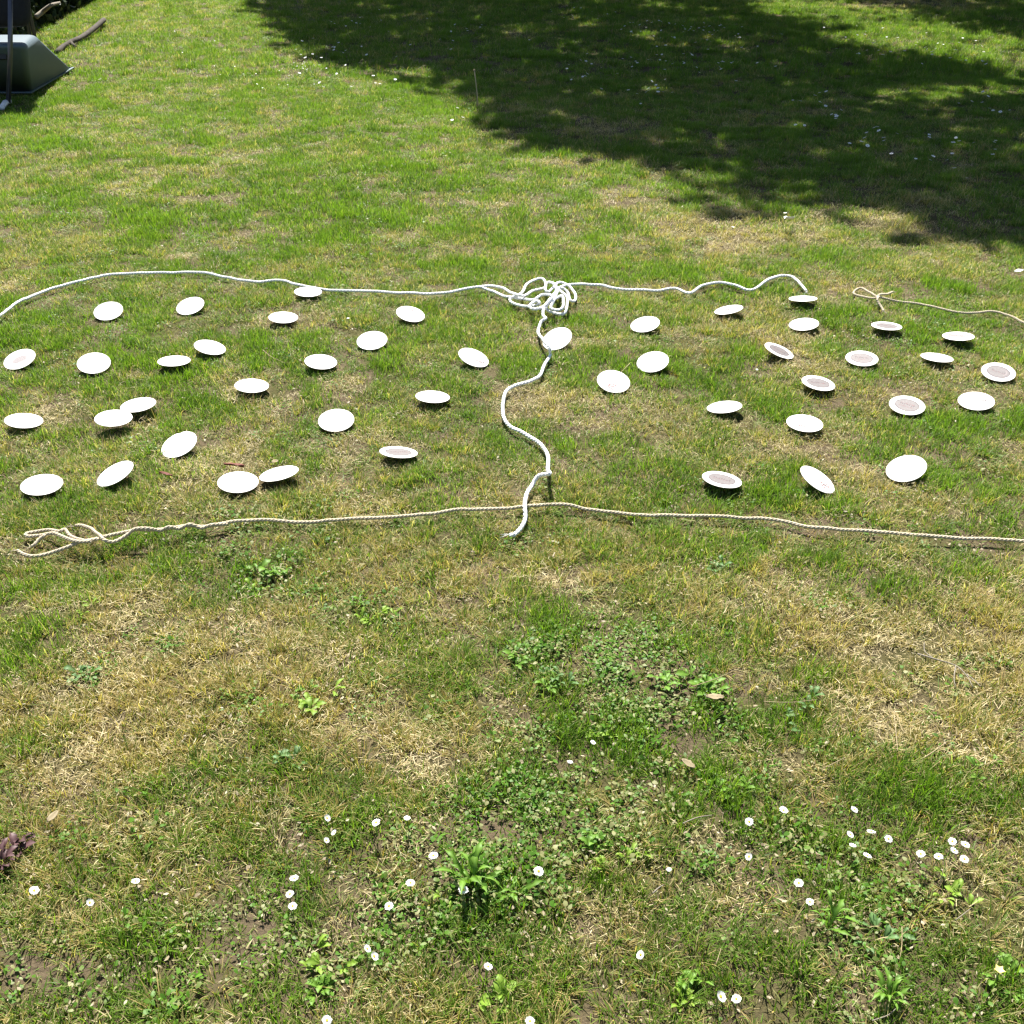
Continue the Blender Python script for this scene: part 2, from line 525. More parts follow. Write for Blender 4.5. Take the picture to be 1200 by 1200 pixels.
TAN_2 = zoomed([(1230, 158, .018), (1150, 158, .033), (1090, 176, .025), (1030, 156, .038), (970, 182, .028), (920, 172, .046), (870, 194, .036), (800, 182, .054), (728, 182, .058), (690, 208, .05),
                (640, 240, .045), (600, 250, .048), (560, 232, .056), (520, 200, .044), (470, 172, .03), (430, 163, .022), (400, 169, .018)], 4.615, 0, 580)
TAN_3 = zoomed([(540, 232, .05), (470, 245, .046), (430, 238, .042), (385, 220, .034), (352, 188, .03), (325, 200, .028), (262, 190, .024), (190, 198, .02), (137, 214, .018), (150, 226, .018), (205, 222, .024), (255, 212, .03),
                (305, 208, .034), (360, 232, .04), (430, 250, .046), (500, 246, .052)], 4.615, 0, 580)
TAN_4 = zoomed([(250, 214, .03), (212, 238, .024), (185, 268, .018), (162, 282, .014)], 4.615, 0, 580)
STR_MAIN = zoomed([(5200, 900), (3600, 760), (2500, 640), (1800, 530), (1340, 420), (1200, 370), (1130, 335), (1040, 310), (970, 300), (880, 308), (800, 308), (720, 292), (620, 270), (520, 250), (430, 238), (350, 225, .024), (290, 215, .03), (258, 205, .036),
                   (210, 175, .034), (160, 150, .028), (122, 163, .024), (110, 185, .02), (150, 198, .022), (200, 208, .028), (250, 214, .036), (275, 205, .038)], 5.4545, 980, 310)
STR_2 = zoomed([(256, 215, .036), (275, 195, .042), (320, 190, .034), (362, 174, .03)], 5.4545, 980, 310)
STR_3 = zoomed([(276, 204, .036), (262, 218, .042), (268, 240, .034), (285, 265, .026), (306, 300, .018)], 5.4545, 980, 310)


def rope_mesh(name, paths, R, mat, frayed=()):
    V, Fc = [], []

    def tube(pts, rad, k=6, taper=False):
        base = len(V)
        n = len(pts)
        up = Vector((0, 0, 1))
        for i, p in enumerate(pts):
            t = (pts[min(i + 1, n - 1)] - pts[max(i - 1, 0)]).normalized()
            s = t.cross(up)
            if s.length < 1e-4:
                s = Vector((1, 0, 0))
            s.normalize()
            u = s.cross(t)
            r = rad * (0.35 if taper and i in (0, n - 1) else 1.0)
            for j in range(k):
                a = 2 * math.pi * j / k
                V.append(p + s * (math.cos(a) * r) + u * (math.sin(a) * r))
        for i in range(n - 1):
            for j in range(k):
                j2 = (j + 1) % k
                Fc.append((base + i * k + j, base + i * k + j2, base + (i + 1) * k + j2, base + (i + 1) * k + j))
        Fc.append([base + j for j in range(k)][::-1])
        Fc.append([base + (n - 1) * k + j for j in range(k)])

    for P in paths:
        pts = catmull(P, R * 0.75)
        n = len(pts)
        qx, qy = np.array([p.x for p in pts]), np.array([p.y for p in pts])
        w1, w2 = (vn(qx, qy, .045, 401, 2) - .5) * .0055, (vn(qx, qy, .06, 411, 2) - .5) * .006
        pts = [p + Vector((a * .6, a, b)) for p, a, b in zip(pts, w1, w2)]
        pitch = R * 6.5
        for s in range(3):
            q = []
            for i, p in enumerate(pts):
                t = (pts[min(i + 1, n - 1)] - pts[max(i - 1, 0)]).normalized()
                sd = t.cross(Vector((0, 0, 1)))
                if sd.length < 1e-4:
                    sd = Vector((1, 0, 0))
                sd.normalize()
                u = sd.cross(t)
                a = 2 * math.pi * (i * R * 0.75 / pitch + s / 3)
                q.append(p + (sd * math.cos(a) + u * math.sin(a)) * R * 0.48)
            tube(q, R * 0.56, 6, True)
    # loose hairs at a cut end
    for e, d, nh, L in frayed:
        e, d = Vector(e), Vector(d).normalized()
        for _ in range(nh):
            w = Vector((random.uniform(-1, 1), random.uniform(-1, 1), random.uniform(-.5, .6)))
            pts = [e + w * R * 0.3, e + d * L * .5 + w * R * 0.7, e + d * L + w * R * 1.8]
            tube(pts, R * 0.12, 4, True)
    return mesh(name, V, Fc, [mat])


RW, RT = 0.0053, 0.0042
link_r = link('white_rope', rope_mesh('white_rope', [ROPE_A], RW, M['rope_white'], [(ROPE_A[-1], ROPE_A[-1] - ROPE_A[-2], 9, .012)]))
tag(link_r, 'long white rope lying across the lawn with a tangled bundle of loops', 'rope')
link_r = link('white_rope', rope_mesh('white_rope', [ROPE_B], RW, M['rope_white'], [(ROPE_B[-1], ROPE_B[-1] - ROPE_B[-2], 10, .014)]))
tag(link_r, 'white rope winding down from the bundle and over the tan rope, frayed tip', 'rope')
tan1 = link('tan_rope', rope_mesh('tan_rope', [path3(TAN_MAIN), path3(TAN_2), path3(TAN_3), path3(TAN_4)], RT, M['rope_tan'],
                                  [(path3(TAN_MAIN)[0], (-1, -.2, .1), 8, .012), (path3(TAN_2)[-1], (-1, 0, .1), 8, .012), (path3(TAN_4)[-1], (-.5, -1, 0), 6, .012)]))
tag(tan1, 'long tan twisted rope along the front of the coasters with doubled looped end', 'rope')
tan2 = link('tan_rope', rope_mesh('tan_rope', [path3(STR_MAIN), path3(STR_2), path3(STR_3)], RT * 0.98, M['rope_tan'], [(path3(STR_2)[-1], (1, .3, .1), 6, .012), (path3(STR_3)[-1], (.3, -1, 0), 6, .012)]))
tag(tan2, 'short stretch of tan string ending in a knotted loop near the tree shade', 'rope')

ROPE_PTS = []
for P in (ROPE_A, ROPE_B, path3(TAN_MAIN), path3(TAN_2), path3(TAN_3), path3(TAN_4), path3(STR_MAIN), path3(STR_2), path3(STR_3)):
    ROPE_PTS += [(p.x, p.y, p.z) for p in catmull(P, 0.008)]
ROPE_PTS = np.array(ROPE_PTS)

# ------------------------------------------------------------------ daisies: spots
# px, py, size, lean, label
DAISY = [
    (40, 1044, 1.05, 0, 'open daisy below the dark red leaves at the picture edge'),
    (105, 1058, .9, 1, 'daisy seen edge-on between an open one and the bare moss, leaning over'),
    (159, 1033, .95, 0, 'daisy alone on dry moss with a dark patch behind it'),
    (345, 1030, 1.0, 0, 'uppermost of three daisies standing in a column on the mossy grass'),
    (340, 1048, .95, 0, 'middle one of three daisies standing in a column on the mossy grass'),
    (343, 1062, .95, 0, 'lowest of three daisies standing in a column on the mossy grass'),
    (383, 959, .9, 1, 'half closed daisy above two faded ones near a green patch'),
    (392, 976, .8, 1, 'faded daisy with greyish petals, upper one of a touching pair'),
    (382, 985, .8, 1, 'faded daisy with greyish petals, lower one of a touching pair'),
    (383, 1196, 1.0, 0, 'daisy cut by the lower picture edge beside a bright weed'),
    (441, 964, 1.05, 0, 'daisy with a neighbour of smaller size, tilted over dark leaves'),
    (477, 959, .8, 0, 'small daisy beside a larger tilted one on the dark leaves'),
    (508, 1003, 1.1, 0, 'bright open daisy above the long leaved dandelion, alone'),
    (481, 1035, 1.05, 0, 'daisy with yellow centre low on green leaves, between two others'),
    (456, 1062, 1.0, 0, 'lower daisy of a slanting line of three by the dandelion'),
    (543, 1043, 1.1, 0, 'tilted daisy touching the long leaved dandelion on its shaded side'),
    (631, 1021, 1.15, 0, 'large flat daisy just behind the long leaved dandelion'),
    (430, 1112, .9, 1, 'pale drooping daisy next to a brighter one on mossy ground'),
    (438, 1121, 1.0, 1, 'bright tilted daisy next to a pale drooping one'),
    (572, 1133, .9, 0, 'single small daisy on straw above a bright green rosette'),
    (751, 1119, .95, 1, 'daisy on a thin dark stem in dry brown grass'),
    (621, 1197, .95, 0, 'daisy at the very lower picture edge, under the rosette'),
    (784, 1019, .6, 0, 'tiny closed daisy among dry clover leaves'),
    (878, 963, 1.0, 0, 'daisy beside brown stems, lower of two above the dry slope'),
    (918, 950, 1.1, 0, 'large daisy by fresh grass, upper of two above the dry slope'),
    (1001, 949, .95, 0, 'topmost daisy of the loose ring, on a grass clump'),
    (1021, 975, 1.05, 0, 'daisy with clear yellow centre in the middle of the loose ring'),
    (996, 978, .9, 0, 'small daisy across from the yellow centred one in the loose ring'),
    (1041, 983, .95, 0, 'outer daisy of the loose ring, toward the row of five'),
    (999, 991, .85, 0, 'smallest daisy of the loose ring, on dark soil'),
    (1016, 1003, 1.05, 0, 'lowest daisy of the loose ring'),
    (878, 1004, .95, 1, 'tilted daisy alone over dry litter with a brown stem'),
    (936, 1035, 1.05, 0, 'daisy with yellow centre alone in moss above a leafy weed'),
    (949, 1057, .85, 0, 'small white daisy just above the leafy weed'),
    (1079, 1001, 1.0, 0, 'first daisy of the row of five, over dark soil'),
    (1100, 1004, 1.0, 0, 'second daisy of the row of five, slightly greyish'),
    (1116, 986, .95, 0, 'upper daisy of the square of four'),
    (1118, 997, .95, 0, 'inner daisy of the square of four, under the upper one'),
    (1131, 990, 1.05, 0, 'outer daisy of the square of four'),
    (1130, 1007, 1.0, 0, 'lowest daisy of the square of four'),
    (844, 1168, 1.2, 1, 'nodding daisy showing its yellow centre from the side, by a dark gap'),
    (863, 1171, 1.0, 0, 'upright round daisy next to the nodding one'),
    (668, 893, .75, 0, 'small daisy low in thin reddish grass'),
    (695, 870, .75, 0, 'small flat daisy by a bright clover patch'),
    (435, 298, .9, 0, 'lone daisy on the sunlit lawn above the long white rope'),
    (859, 266, 1.0, 0, 'lone daisy on dry grass at the border of the tree shade'),
    (920, 250, 1.3, 0, 'daisy standing just behind the white scrap at the shade border'),
    (408, 373, .7, 0, 'tiny daisy between white coasters under the long white rope'),
    (887, 13 + 420, .6, 0, 'tiny daisy in the short grass among the coasters past the rope bundle'),
]
NEAR_D = []
for px, py, s, ln, lab in DAISY:
    z = 0.036 + 0.012 * random.random()
    p = at(px, py, z)
    NEAR_D.append((p.x, p.y))
NEAR_D = np.array(NEAR_D)

# ------------------------------------------------------------------ lawn maps
def patch(px, py, rx, ry):
    c = at(px, py)
    wx = rx / scale_at(py)
    wy = abs(at(px, py - ry).y - at(px, py + ry).y) / 2
    return c.x, c.y, wx, wy


def blobs(x, y, L, seed):
    """sum of soft ragged patches; x y in metres"""
    wob = (vn(x, y, 0.25, seed, 3) - 0.5) * 1.5
    out = np.zeros_like(x)
    for px, py, rx, ry, v in L:
        cx, cy, wx, wy = patch(px, py, rx, ry)
        d = np.sqrt(((x - cx) / wx) ** 2 + ((y - cy) / wy) ** 2) + wob
        out += v * np.clip(1.35 - d, 0, 1)
    return out


DRYP = [(1090, 790, 150, 80, .9), (1150, 850, 110, 60, .5), (1010, 770, 60, 40, .4), (250, 780, 200, 90, .35), (130, 860, 170, 70, .35), (170, 960, 200, 60, .3), (90, 700, 120, 50, .2),
        (330, 600, 120, 40, .3), (270, 545, 90, 40, .25), (450, 870, 90, 40, .3), (1030, 560, 70, 40, .3), (910, 400, 60, 45, .4), (840, 275, 90, 32, .5), (740, 235, 60, 25, .35), (950, 520, 70, 30, .2),
        (600, 690, 120, 40, .2), (640, 490, 60, 40, .2), (480, 440, 40, 20, .2), (70, 480, 60, 30, .2), (430, 1180, 80, 35, .25), (560, 860, 110, 50, .2),
        (200, 200, 120, 30, .15), (60, 200, 80, 30, .2), (120, 290, 60, 20, .2), (620, 130, 60, 15, .3), (690, 150, 60, 15, .3), (1050, 250, 90, 35, .35), (1060, 5, 90, 10, .6), (420, 600, 90, 20, .25),
        (1010, 330, 70, 25, .25), (170, 20, 80, 20, .2), (140, 110, 60, 20, .15),
        (360, 230, 180, 70, -.15), (160, 400, 150, 40, -.15), (300, 660, 60, 25, -.4), (660, 790, 90, 60, -.35), (800, 880, 110, 60, -.25), (580, 1040, 90, 60, -.4), (1050, 1130, 150, 70, -.3), (820, 1130, 90, 50, -.4), (200, 1120, 170, 60, -.25),
        (960, 790, 45, 30, -.45), (900, 600, 120, 40, -.1), (1150, 560, 60, 80, -.15), (500, 330, 200, 40, -.12), (960, 1000, 120, 60, -.1)]
BAREP = [(710, 150, 55, 12, .8), (600, 125, 40, 9, .7), (740, 225, 40, 13, .6), (850, 270, 60, 20, .7), (90, 470, 50, 16, .6), (75, 745, 35, 22, .7), (60, 715, 40, 20, .4), (1075, 855, 40, 20, .5), (1130, 810, 25, 18, .5), (1000, 820, 30, 18, .4),
         (110, 545, 25, 10, .4), (185, 105, 40, 8, .4), (95, 95, 30, 8, .9), (60, 125, 30, 8, .6), (40, 150, 40, 8, .5), (885, 720, 26, 14, .5), (520, 450, 22, 9, .5), (410, 430, 25, 10, .5), (330, 462, 25, 10, .3), (430, 225, 25, 8, .4), (340, 275, 25, 7, .4),
         (560, 70, 60, 8, .4), (330, 10, 30, 6, .6), (1045, 4, 60, 6, .9), (245, 690, 28, 10, .5), (870, 345, 20, 12, .5), (1170, 380, 20, 8, .2), (600, 1095, 25, 12, .4), (40, 1000, 30, 30, .4), (855, 420, 20, 10, .4), (1060, 1000, 60, 12, .25)]
CLOVP = [(660, 800, 110, 70, .9), (790, 880, 140, 70, .9), (830, 830, 70, 40, .7), (600, 1000, 160, 70, .6), (330, 680, 70, 25, .8), (370, 830, 60, 30, .7), (560, 1050, 120, 50, .7), (180, 1120, 200, 70, .8), (110, 790, 60, 25, .5), (1060, 1130, 190, 80, .6),
         (760, 740, 80, 30, .5), (440, 720, 40, 20, .6), (700, 950, 130, 40, .7), (900, 900, 90, 40, .4), (210, 760, 70, 20, .4), (60, 440, 40, 14, .4), (380, 1130, 110, 50, .4), (840, 1000, 100, 60, .4), (980, 960, 90, 40, .4)]
LUSHP = [(958, 790, 38, 22, 1), (640, 710, 40, 30, .6), (690, 860, 60, 40, .5), (420, 790, 40, 20, .5), (1000, 960, 70, 30, .6), (620, 610, 50, 18, .4), (860, 590, 40, 18, .5), (110, 590, 60, 14, .7), (80, 120, 45, 10, 1), (25, 140, 30, 12, .8), (420, 260, 60, 14, .6), (560, 265, 80, 14, .5),
         (180, 270, 60, 14, .5), (350, 250, 120, 30, .4), (800, 320, 60, 14, .5), (870, 405, 30, 16, .7), (450, 435, 50, 16, .5), (1110, 515, 40, 18, .5), (1180, 700, 40, 60, .6), (220, 440, 80, 22, .5), (80, 390, 100, 18, .5), (1000, 640, 40, 20, .3), (860, 660, 40, 14, .5), (720, 440, 80, 30, .4),
         (1000, 30, 160, 22, .5), (1100, 80, 120, 20, .5), (700, 270, 90, 18, .5), (500, 120, 120, 20, .4), (1080, 395, 30, 16, .5), (1150, 1140, 60, 40, .6), (800, 1110, 70, 40, .6), (80, 1020, 30, 20, .5)]
MOSSP = [(130, 900, 230, 110, .8), (250, 790, 160, 70, .7), (60, 670, 120, 40, .6), (330, 950, 120, 60, .5), (200, 1000, 150, 50, .6), (320, 590, 120, 30, .5), (60, 600, 60, 20, .4), (500, 650, 140, 40, .3), (1160, 830, 70, 40, .6), (700, 660, 100, 30, .3), (700, 1080, 120, 60, .4), (880, 1180, 100, 30, .4),
         (470, 1150, 120, 40, .4), (920, 400, 50, 30, .3)]

STRAWP = [(1090, 785, 125, 62, 1.5), (1150, 850, 80, 45, 1.1), (1010, 765, 45, 25, .8), (845, 272, 70, 22, 1.2), (740, 230, 45, 13, .8), (910, 400, 50, 30, .7), (1030, 560, 45, 22, .8), (625, 485, 40, 20, .6), (270, 550, 80, 24, .7),
          (420, 600, 70, 16, .5), (150, 790, 80, 40, .6), (250, 770, 80, 35, .5), (130, 880, 90, 40, .6), (320, 970, 80, 35, .5), (450, 875, 70, 28, .6), (880, 880, 40, 22, .5), (720, 1080, 40, 30, .6), (430, 1180, 70, 22, .6), (90, 690, 60, 24, .5),
          (940, 520, 50, 20, .5), (1050, 255, 70, 24, .7), (610, 690, 70, 20, .4),  (80, 480, 50, 20, .6), (400, 450, 30, 14, .6), (1010, 340, 50, 16, .5), (620, 130, 50, 10, .6), (700, 150, 50, 12, .7), (200, 210, 70, 18, .4), (300, 320 - 40, 50, 12, .4), (1060, 4, 80, 7, .9)]


def maps(x, y):
    D = {}
    near = 1 / (1 + np.exp((y - 2.45) / 0.45))
    far = 1 / (1 + np.exp(-(y - 5.2) / 1.2))
    ct = lambda n, k: np.clip((n - .5) * k + .5, 0, 1)
    big = ct(vn(x, y, 0.75, 21, 4), 1.8)
    sm = ct(vn(x, y, 0.15, 31, 3), 2.6)
    low = 1 / (1 + np.exp((y - 1.30) / 0.10))
    base = 0.18 + 0.22 * near - 0.06 * far - 0.22 * low
    D['dry'] = np.clip(base + (big - 0.5) * 0.30 + (sm - 0.5) * 0.50 + blobs(x, y, DRYP, 41), 0.0, 1)
    D['bare'] = np.clip(blobs(x, y, BAREP, 51) * ct(vn(x, y, .10, 55, 2), 2.5) * 1.5 + (vn(x, y, 0.30, 61, 4) > 0.72) * 0.30, 0, 1)
    D['clov'] = np.clip(blobs(x, y, CLOVP, 71) + np.clip(vn(x, y, 0.5, 81, 3) - 0.55, 0, 1) * 1.3, 0, 1) * np.clip(ct(vn(x, y, .13, 85, 2), 3.6) * 1.3, .08, 1)
    D['lush'] = np.clip(blobs(x, y, LUSHP, 91) + np.clip(vn(x, y, 0.16, 95, 2) - 0.56, 0, 1) * 3.0, 0, 1)
    D['moss'] = np.clip(blobs(x, y, MOSSP, 101) + np.clip(vn(x, y, 0.6, 105, 3) - 0.55, 0, 1) * 1.2, 0, 1)
    D['straw'] = np.clip(blobs(x, y, STRAWP, 121) * ct(vn(x, y, .17, 125, 3), 2.2) * 1.5 + np.clip(vn(x, y, .17, 131, 3) - .62, 0, 1) * 4.5 * (1 - .7 * low), 0, 1)
    D['dry'] = np.clip(D['dry'] - .30 * D['lush'] + .55 * D['straw'], 0, 1)
    D['bare'] = np.clip(D['bare'] - .3 * D['straw'], 0, 1)
    D['near'], D['far'] = near, far
    return D


# ------------------------------------------------------------------ tufts
PROTO = {}


def blade_soup(blades, name, mat):
    """blades: list of (list of (point, half width)), side vector, value, dryness"""
    V, Fc, bv, bd, bt = [], [], [], [], []
    for pts, side, val, dr in blades:
        b0 = len(V)
        n = len(pts)
        for i, (p, w) in enumerate(pts):
            t = i / (n - 1)
            if i == n - 1:
                V.append(p)
                bv.append(val); bd.append(dr); bt.append(t)
            else:
                V.append(p - side * w)
                V.append(p + side * w)
                bv += [val] * 2; bd += [dr] * 2; bt += [t] * 2
        for i in range(n - 2):
            a = b0 + 2 * i
            Fc.append((a, a + 1, a + 3, a + 2))
        a = b0 + 2 * (n - 2)
        Fc.append((a, a + 1, a + 2))
    me = mesh(name, V, Fc, [mat])
    for nm, arr in (('bv', bv), ('bd', bd), ('bt', bt)):
        at_ = me.attributes.new(nm, 'FLOAT', 'POINT')
        at_.data.foreach_set('value', arr)
    return me


def proto(kind, fn, variants, mat):
    c = bpy.data.collections.new('tufts_' + kind)
    for i in range(variants):
        me = blade_soup(fn(), '%s_tuft_%d' % (kind, i), mat)
        o = bpy.data.objects.new('%s_tuft_%d' % (kind, i), me)
        c.objects.link(o)
    PROTO[kind] = (c, variants)


U = random.uniform


def grass_blade(root, az, L, lean, curl, w, nseg=3):
    d = Vector((math.cos(az), math.sin(az), 0))
    side = Vector((-d.y, d.x, 0))
    tw = U(-.6, .6)
    side = (side * math.cos(tw) + d * math.sin(tw)).normalized()
    pts, p, ang = [], Vector(root), lean
    for i in range(nseg + 1):
        t = i / nseg
        pts.append((p.copy(), w * (1 - 0.55 * t)))
        p = p + (d * math.sin(ang) + Vector((0, 0, 1)) * math.cos(ang)) * (L / nseg)
        ang += curl / nseg
    return pts, side


def lawn_tuft():
    out = []
    for _ in range(24):
        a, r = U(0, 6.28), 0.030 * math.sqrt(U(0, 1))
        L = U(.014, .036)
        pts, s = grass_blade((r * math.cos(a), r * math.sin(a), -.003), U(0, 6.28), L, U(.05, .75), U(.2, 1.3), U(.0007, .0013))
        out.append((pts, s, U(0, 1), U(0, 1)))
    return out


def fescue_tuft():
    out = []
    for _ in range(44):
        a, r = U(0, 6.28), 0.018 * math.sqrt(U(0, 1))
        L = U(.022, .050)
        pts, s = grass_blade((r * math.cos(a), r * math.sin(a), -.003), a + U(-.6, .6), L, U(.08, .65), U(.2, 1.1), U(.00045, .0008))
        out.append((pts, s, U(0, 1), U(0, 1)))
    return out


def thatch_tuft():
    out = []
    for _ in range(26):
        a, r = U(0, 6.28), 0.035 * math.sqrt(U(0, 1))
        L = U(.006, .020)
        pts, s = grass_blade((r * math.cos(a), r * math.sin(a), U(.001, .011)), U(0, 6.28), L, U(.85, 1.7), U(-.6, .8), U(.00032, .00072))
        out.append((pts, s, U(0, 1), U(0, 1)))
    return out


def moss_tuft():
    out = []
    for _ in range(46):
        a, r = U(0, 6.28), 0.026 * math.sqrt(U(0, 1))
        L = U(.005, .013)
        pts, s = grass_blade((r * math.cos(a), r * math.sin(a), -.002), U(0, 6.28), L, U(.1, .9), U(-.3, .6), U(.0006, .0012), 2)
        out.append((pts, s, U(0, 1), U(0, 1)))
    return out


def clover_tuft():
    out = []
    for _ in range(32):
        a, r = U(0, 6.28), 0.030 * math.sqrt(U(0, 1))
        az, L = U(0, 6.28), U(.004, .0095)
        d = Vector((math.cos(az), math.sin(az), U(-.2, .75))).normalized()
        side = d.cross(Vector((U(-.5, .5), U(-.5, .5), 1))).normalized()
        p = Vector((r * math.cos(a), r * math.sin(a), U(.002, .016)))
        w = L * U(.22, .36)
        pts = [(p, w * .25), (p + d * L * .35, w * .9), (p + d * L * .7, w), (p + d * L * .98 - Vector((0, 0, L * .12)), w * .2)]
        out.append((pts, side, U(0, 1), U(0, 1)))
    return out


def litter_tuft():
    out = []
    for _ in range(7):
        a, r = U(0, 6.28), 0.034 * math.sqrt(U(0, 1))
        az, L = U(0, 6.28), U(.003, .0085)
        d = Vector((math.cos(az), math.sin(az), U(-.3, .4))).normalized()
        side = d.cross(Vector((U(-.5, .5), U(-.5, .5), 1))).normalized()
        p = Vector((r * math.cos(a), r * math.sin(a), U(.003, .014)))
        w = L * U(.18, .34)
        pts = [(p, w * .5), (p + d * L * .5 + Vector((0, 0, L * U(-.1, .2))), w), (p + d * L, w * .3)]
        out.append((pts, side, U(0, 1), U(0, 1)))
    return out


proto('lawn', lawn_tuft, 7, M['lawn'])
proto('fescue', fescue_tuft, 5, M['fescue'])
proto('thatch', thatch_tuft, 7, M['thatch'])
proto('moss', moss_tuft, 5, M['moss'])
proto('clover', clover_tuft, 6, M['clover'])
proto('litter', litter_tuft, 5, M['litter'])
TUFT_H = {'lawn': .034, 'fescue': .048, 'thatch': .013, 'moss': .012, 'clover': .024, 'litter': .015}


def scatter_group(kind):
    coll, nvar = PROTO[kind]
    ng = bpy.data.node_groups.new('scatter_' + kind, 'GeometryNodeTree')
    ng.interface.new_socket('Geometry', in_out='INPUT', socket_type='NodeSocketGeometry')
    ng.interface.new_socket('Geometry', in_out='OUTPUT', socket_type='NodeSocketGeometry')
    gi, go = ng.nodes.new('NodeGroupInput'), ng.nodes.new('NodeGroupOutput')
    ci = ng.nodes.new('GeometryNodeCollectionInfo')
    ci.inputs['Collection'].default_value = coll
    ci.inputs['Separate Children'].default_value = True
    ci.inputs['Reset Children'].default_value = True
    ip = ng.nodes.new('GeometryNodeInstanceOnPoints')
    ip.inputs['Pick Instance'].default_value = True

    def named(nm, typ):
        n = ng.nodes.new('GeometryNodeInputNamedAttribute')
        n.data_type = typ
        n.inputs[0].default_value = nm
        return n.outputs[0]
    er = ng.nodes.new('FunctionNodeEulerToRotation')
    L = ng.links.new
    L(gi.outputs[0], ip.inputs['Points'])
    L(ci.outputs[0], ip.inputs['Instance'])
    L(named('idx', 'INT'), ip.inputs['Instance Index'])
    L(named('rot', 'FLOAT_VECTOR'), er.inputs[0])
    L(er.outputs[0], ip.inputs['Rotation'])
    L(named('scl', 'FLOAT_VECTOR'), ip.inputs['Scale'])
    L(ip.outputs[0], go.inputs[0])
    return ng


def in_view(x, y, mx, my):
    """within the photographed wedge, widened so that a step aside still sees lawn"""
    z = y * CP + H * SP
    return (np.abs(x) < 0.50 * z + mx) & (y > my)


BANDS = [(0.35, 2.3, 1.0), (2.3, 4.6, 1.0), (4.6, 9.0, 1.0), (9.0, 19.5, 1.0)]


def spots(dens):
    """random points per band, dens per square metre"""
    X, Y = [], []
    for (y0, y1, _), d in zip(BANDS, dens):
        hw = 0.50 * (y1 * CP + H * SP) + 0.8
        n = int(d * 2 * hw * (y1 - y0))
        x, y = RNG.uniform(-hw, hw, n), RNG.uniform(y0, y1, n)
        k = in_view(x, y, 0.7, 0.35)
        X.append(x[k]); Y.append(y[k])
    return np.concatenate(X), np.concatenate(Y)


def clear_height(x, y):
    """how tall a plant may stand at x y: under the coasters, beside the ropes, under the tub"""
    lim = np.full(len(x), 9.0)
    gz = height(x, y)
    for g, Mj, yb, n in coaster_pose:
        d = (x - g.x) ** 2 + (y - g.y) ** 2
        k = d < (CR + 0.016) ** 2
        if k.any():
            zpl = g.z - (n.x * (x[k] - g.x) + n.y * (y[k] - g.y)) / n.z
            lim[k] = np.minimum(lim[k], np.maximum(zpl - gz[k] - 0.004, 0.0))
        # a little lower in front of it, where blades would hide the face
        k = (np.abs(x - g.x) < CR) & (y < g.y - 0.02) & (y > g.y - 0.085)
        lim[k] = np.minimum(lim[k], 0.020)
    k = np.nonzero((y > 2.0) & (y < 5.5))[0]
    cell = {}
    for i, (rx, ry, rz) in enumerate(ROPE_PTS):
        cell.setdefault((int(math.floor(rx / .03)), int(math.floor(ry / .03))), []).append(i)
    ix, iy = np.floor(x[k] / .03).astype(int), np.floor(y[k] / .03).astype(int)
    occ = {(cx + dx, cy + dy) for cx, cy in cell for dx in (-1, 0, 1) for dy in (-1, 0, 1)}
    for j, cx, cy in zip(k, ix.tolist(), iy.tolist()):
        if (cx, cy) in occ:
            ids = [i for dx in (-1, 0, 1) for dy in (-1, 0, 1) for i in cell.get((cx + dx, cy + dy), ())]
            q = ROPE_PTS[ids]
            dd = (q[:, 0] - x[j]) ** 2 + (q[:, 1] - y[j]) ** 2
            m = dd.argmin()
            if dd[m] < 0.026 ** 2:
                lim[j] = min(lim[j], max(0.010, q[m, 2] - gz[j] - 0.010))
    for dx_, dy_ in NEAR_D:
        k = (np.abs(x - dx_) < .016) & (y < dy_ + .01) & (y > dy_ - .05)
        lim[k] = np.minimum(lim[k], 0.022)
    return lim


def build_stuff(kind, name, label, cat, x, y, scl, dry, tint, hs=None):
    coll, nvar = PROTO[kind]
    lim = clear_height(x, y)
    sz = scl * (hs if hs is not None else 1.0)
    tall = TUFT_H[kind] * sz
    over = tall > lim
    sz = np.where(over, lim / TUFT_H[kind], sz)
    keep = sz > 0.12
    for tx, ty, r in CLEAR:
        keep &= (x - tx) ** 2 + (y - ty) ** 2 > r * r
    x, y, scl, dry, tint, sz = (a[keep] for a in (x, y, scl, dry, tint, sz))
    n = len(x)
    me = bpy.data.meshes.new(name)
    me.vertices.add(n)
    P = np.stack([x, y, height(x, y)], 1).astype(np.float32)
    me.vertices.foreach_set('co', P.ravel())
    rot = np.stack([RNG.normal(0, .10, n), RNG.normal(0, .10, n), RNG.uniform(0, 6.283, n)], 1).astype(np.float32)
    sv = np.stack([scl, scl, sz], 1).astype(np.float32)
    a = me.attributes.new('rot', 'FLOAT_VECTOR', 'POINT'); a.data.foreach_set('vector', rot.ravel())
    a = me.attributes.new('scl', 'FLOAT_VECTOR', 'POINT'); a.data.foreach_set('vector', sv.ravel())
    a = me.attributes.new('idx', 'INT', 'POINT'); a.data.foreach_set('value', RNG.integers(0, nvar, n).astype(np.int32))
    a = me.attributes.new('dry', 'FLOAT', 'POINT'); a.data.foreach_set('value', np.clip(dry, 0, 1).astype(np.float32))
    a = me.attributes.new('tint', 'FLOAT', 'POINT'); a.data.foreach_set('value', np.clip(tint, 0, 1).astype(np.float32))
    o = link(name, me)
    md = o.modifiers.new('scatter', 'NODES')
    md.node_group = scatter_group(kind)
    tag(o, label, cat, None, 'stuff')
    return n


# footprints kept free of plants: (x, y, radius)
tub_c = (at(85, 83) + at(38, 112) + at(-75, 112)) / 3
CLEAR = [(at(20, 95).x - 0.18, at(20, 95).y + .25, .42), (at(60, 82).x - 0.05, at(60, 82).y + .0, .12)]

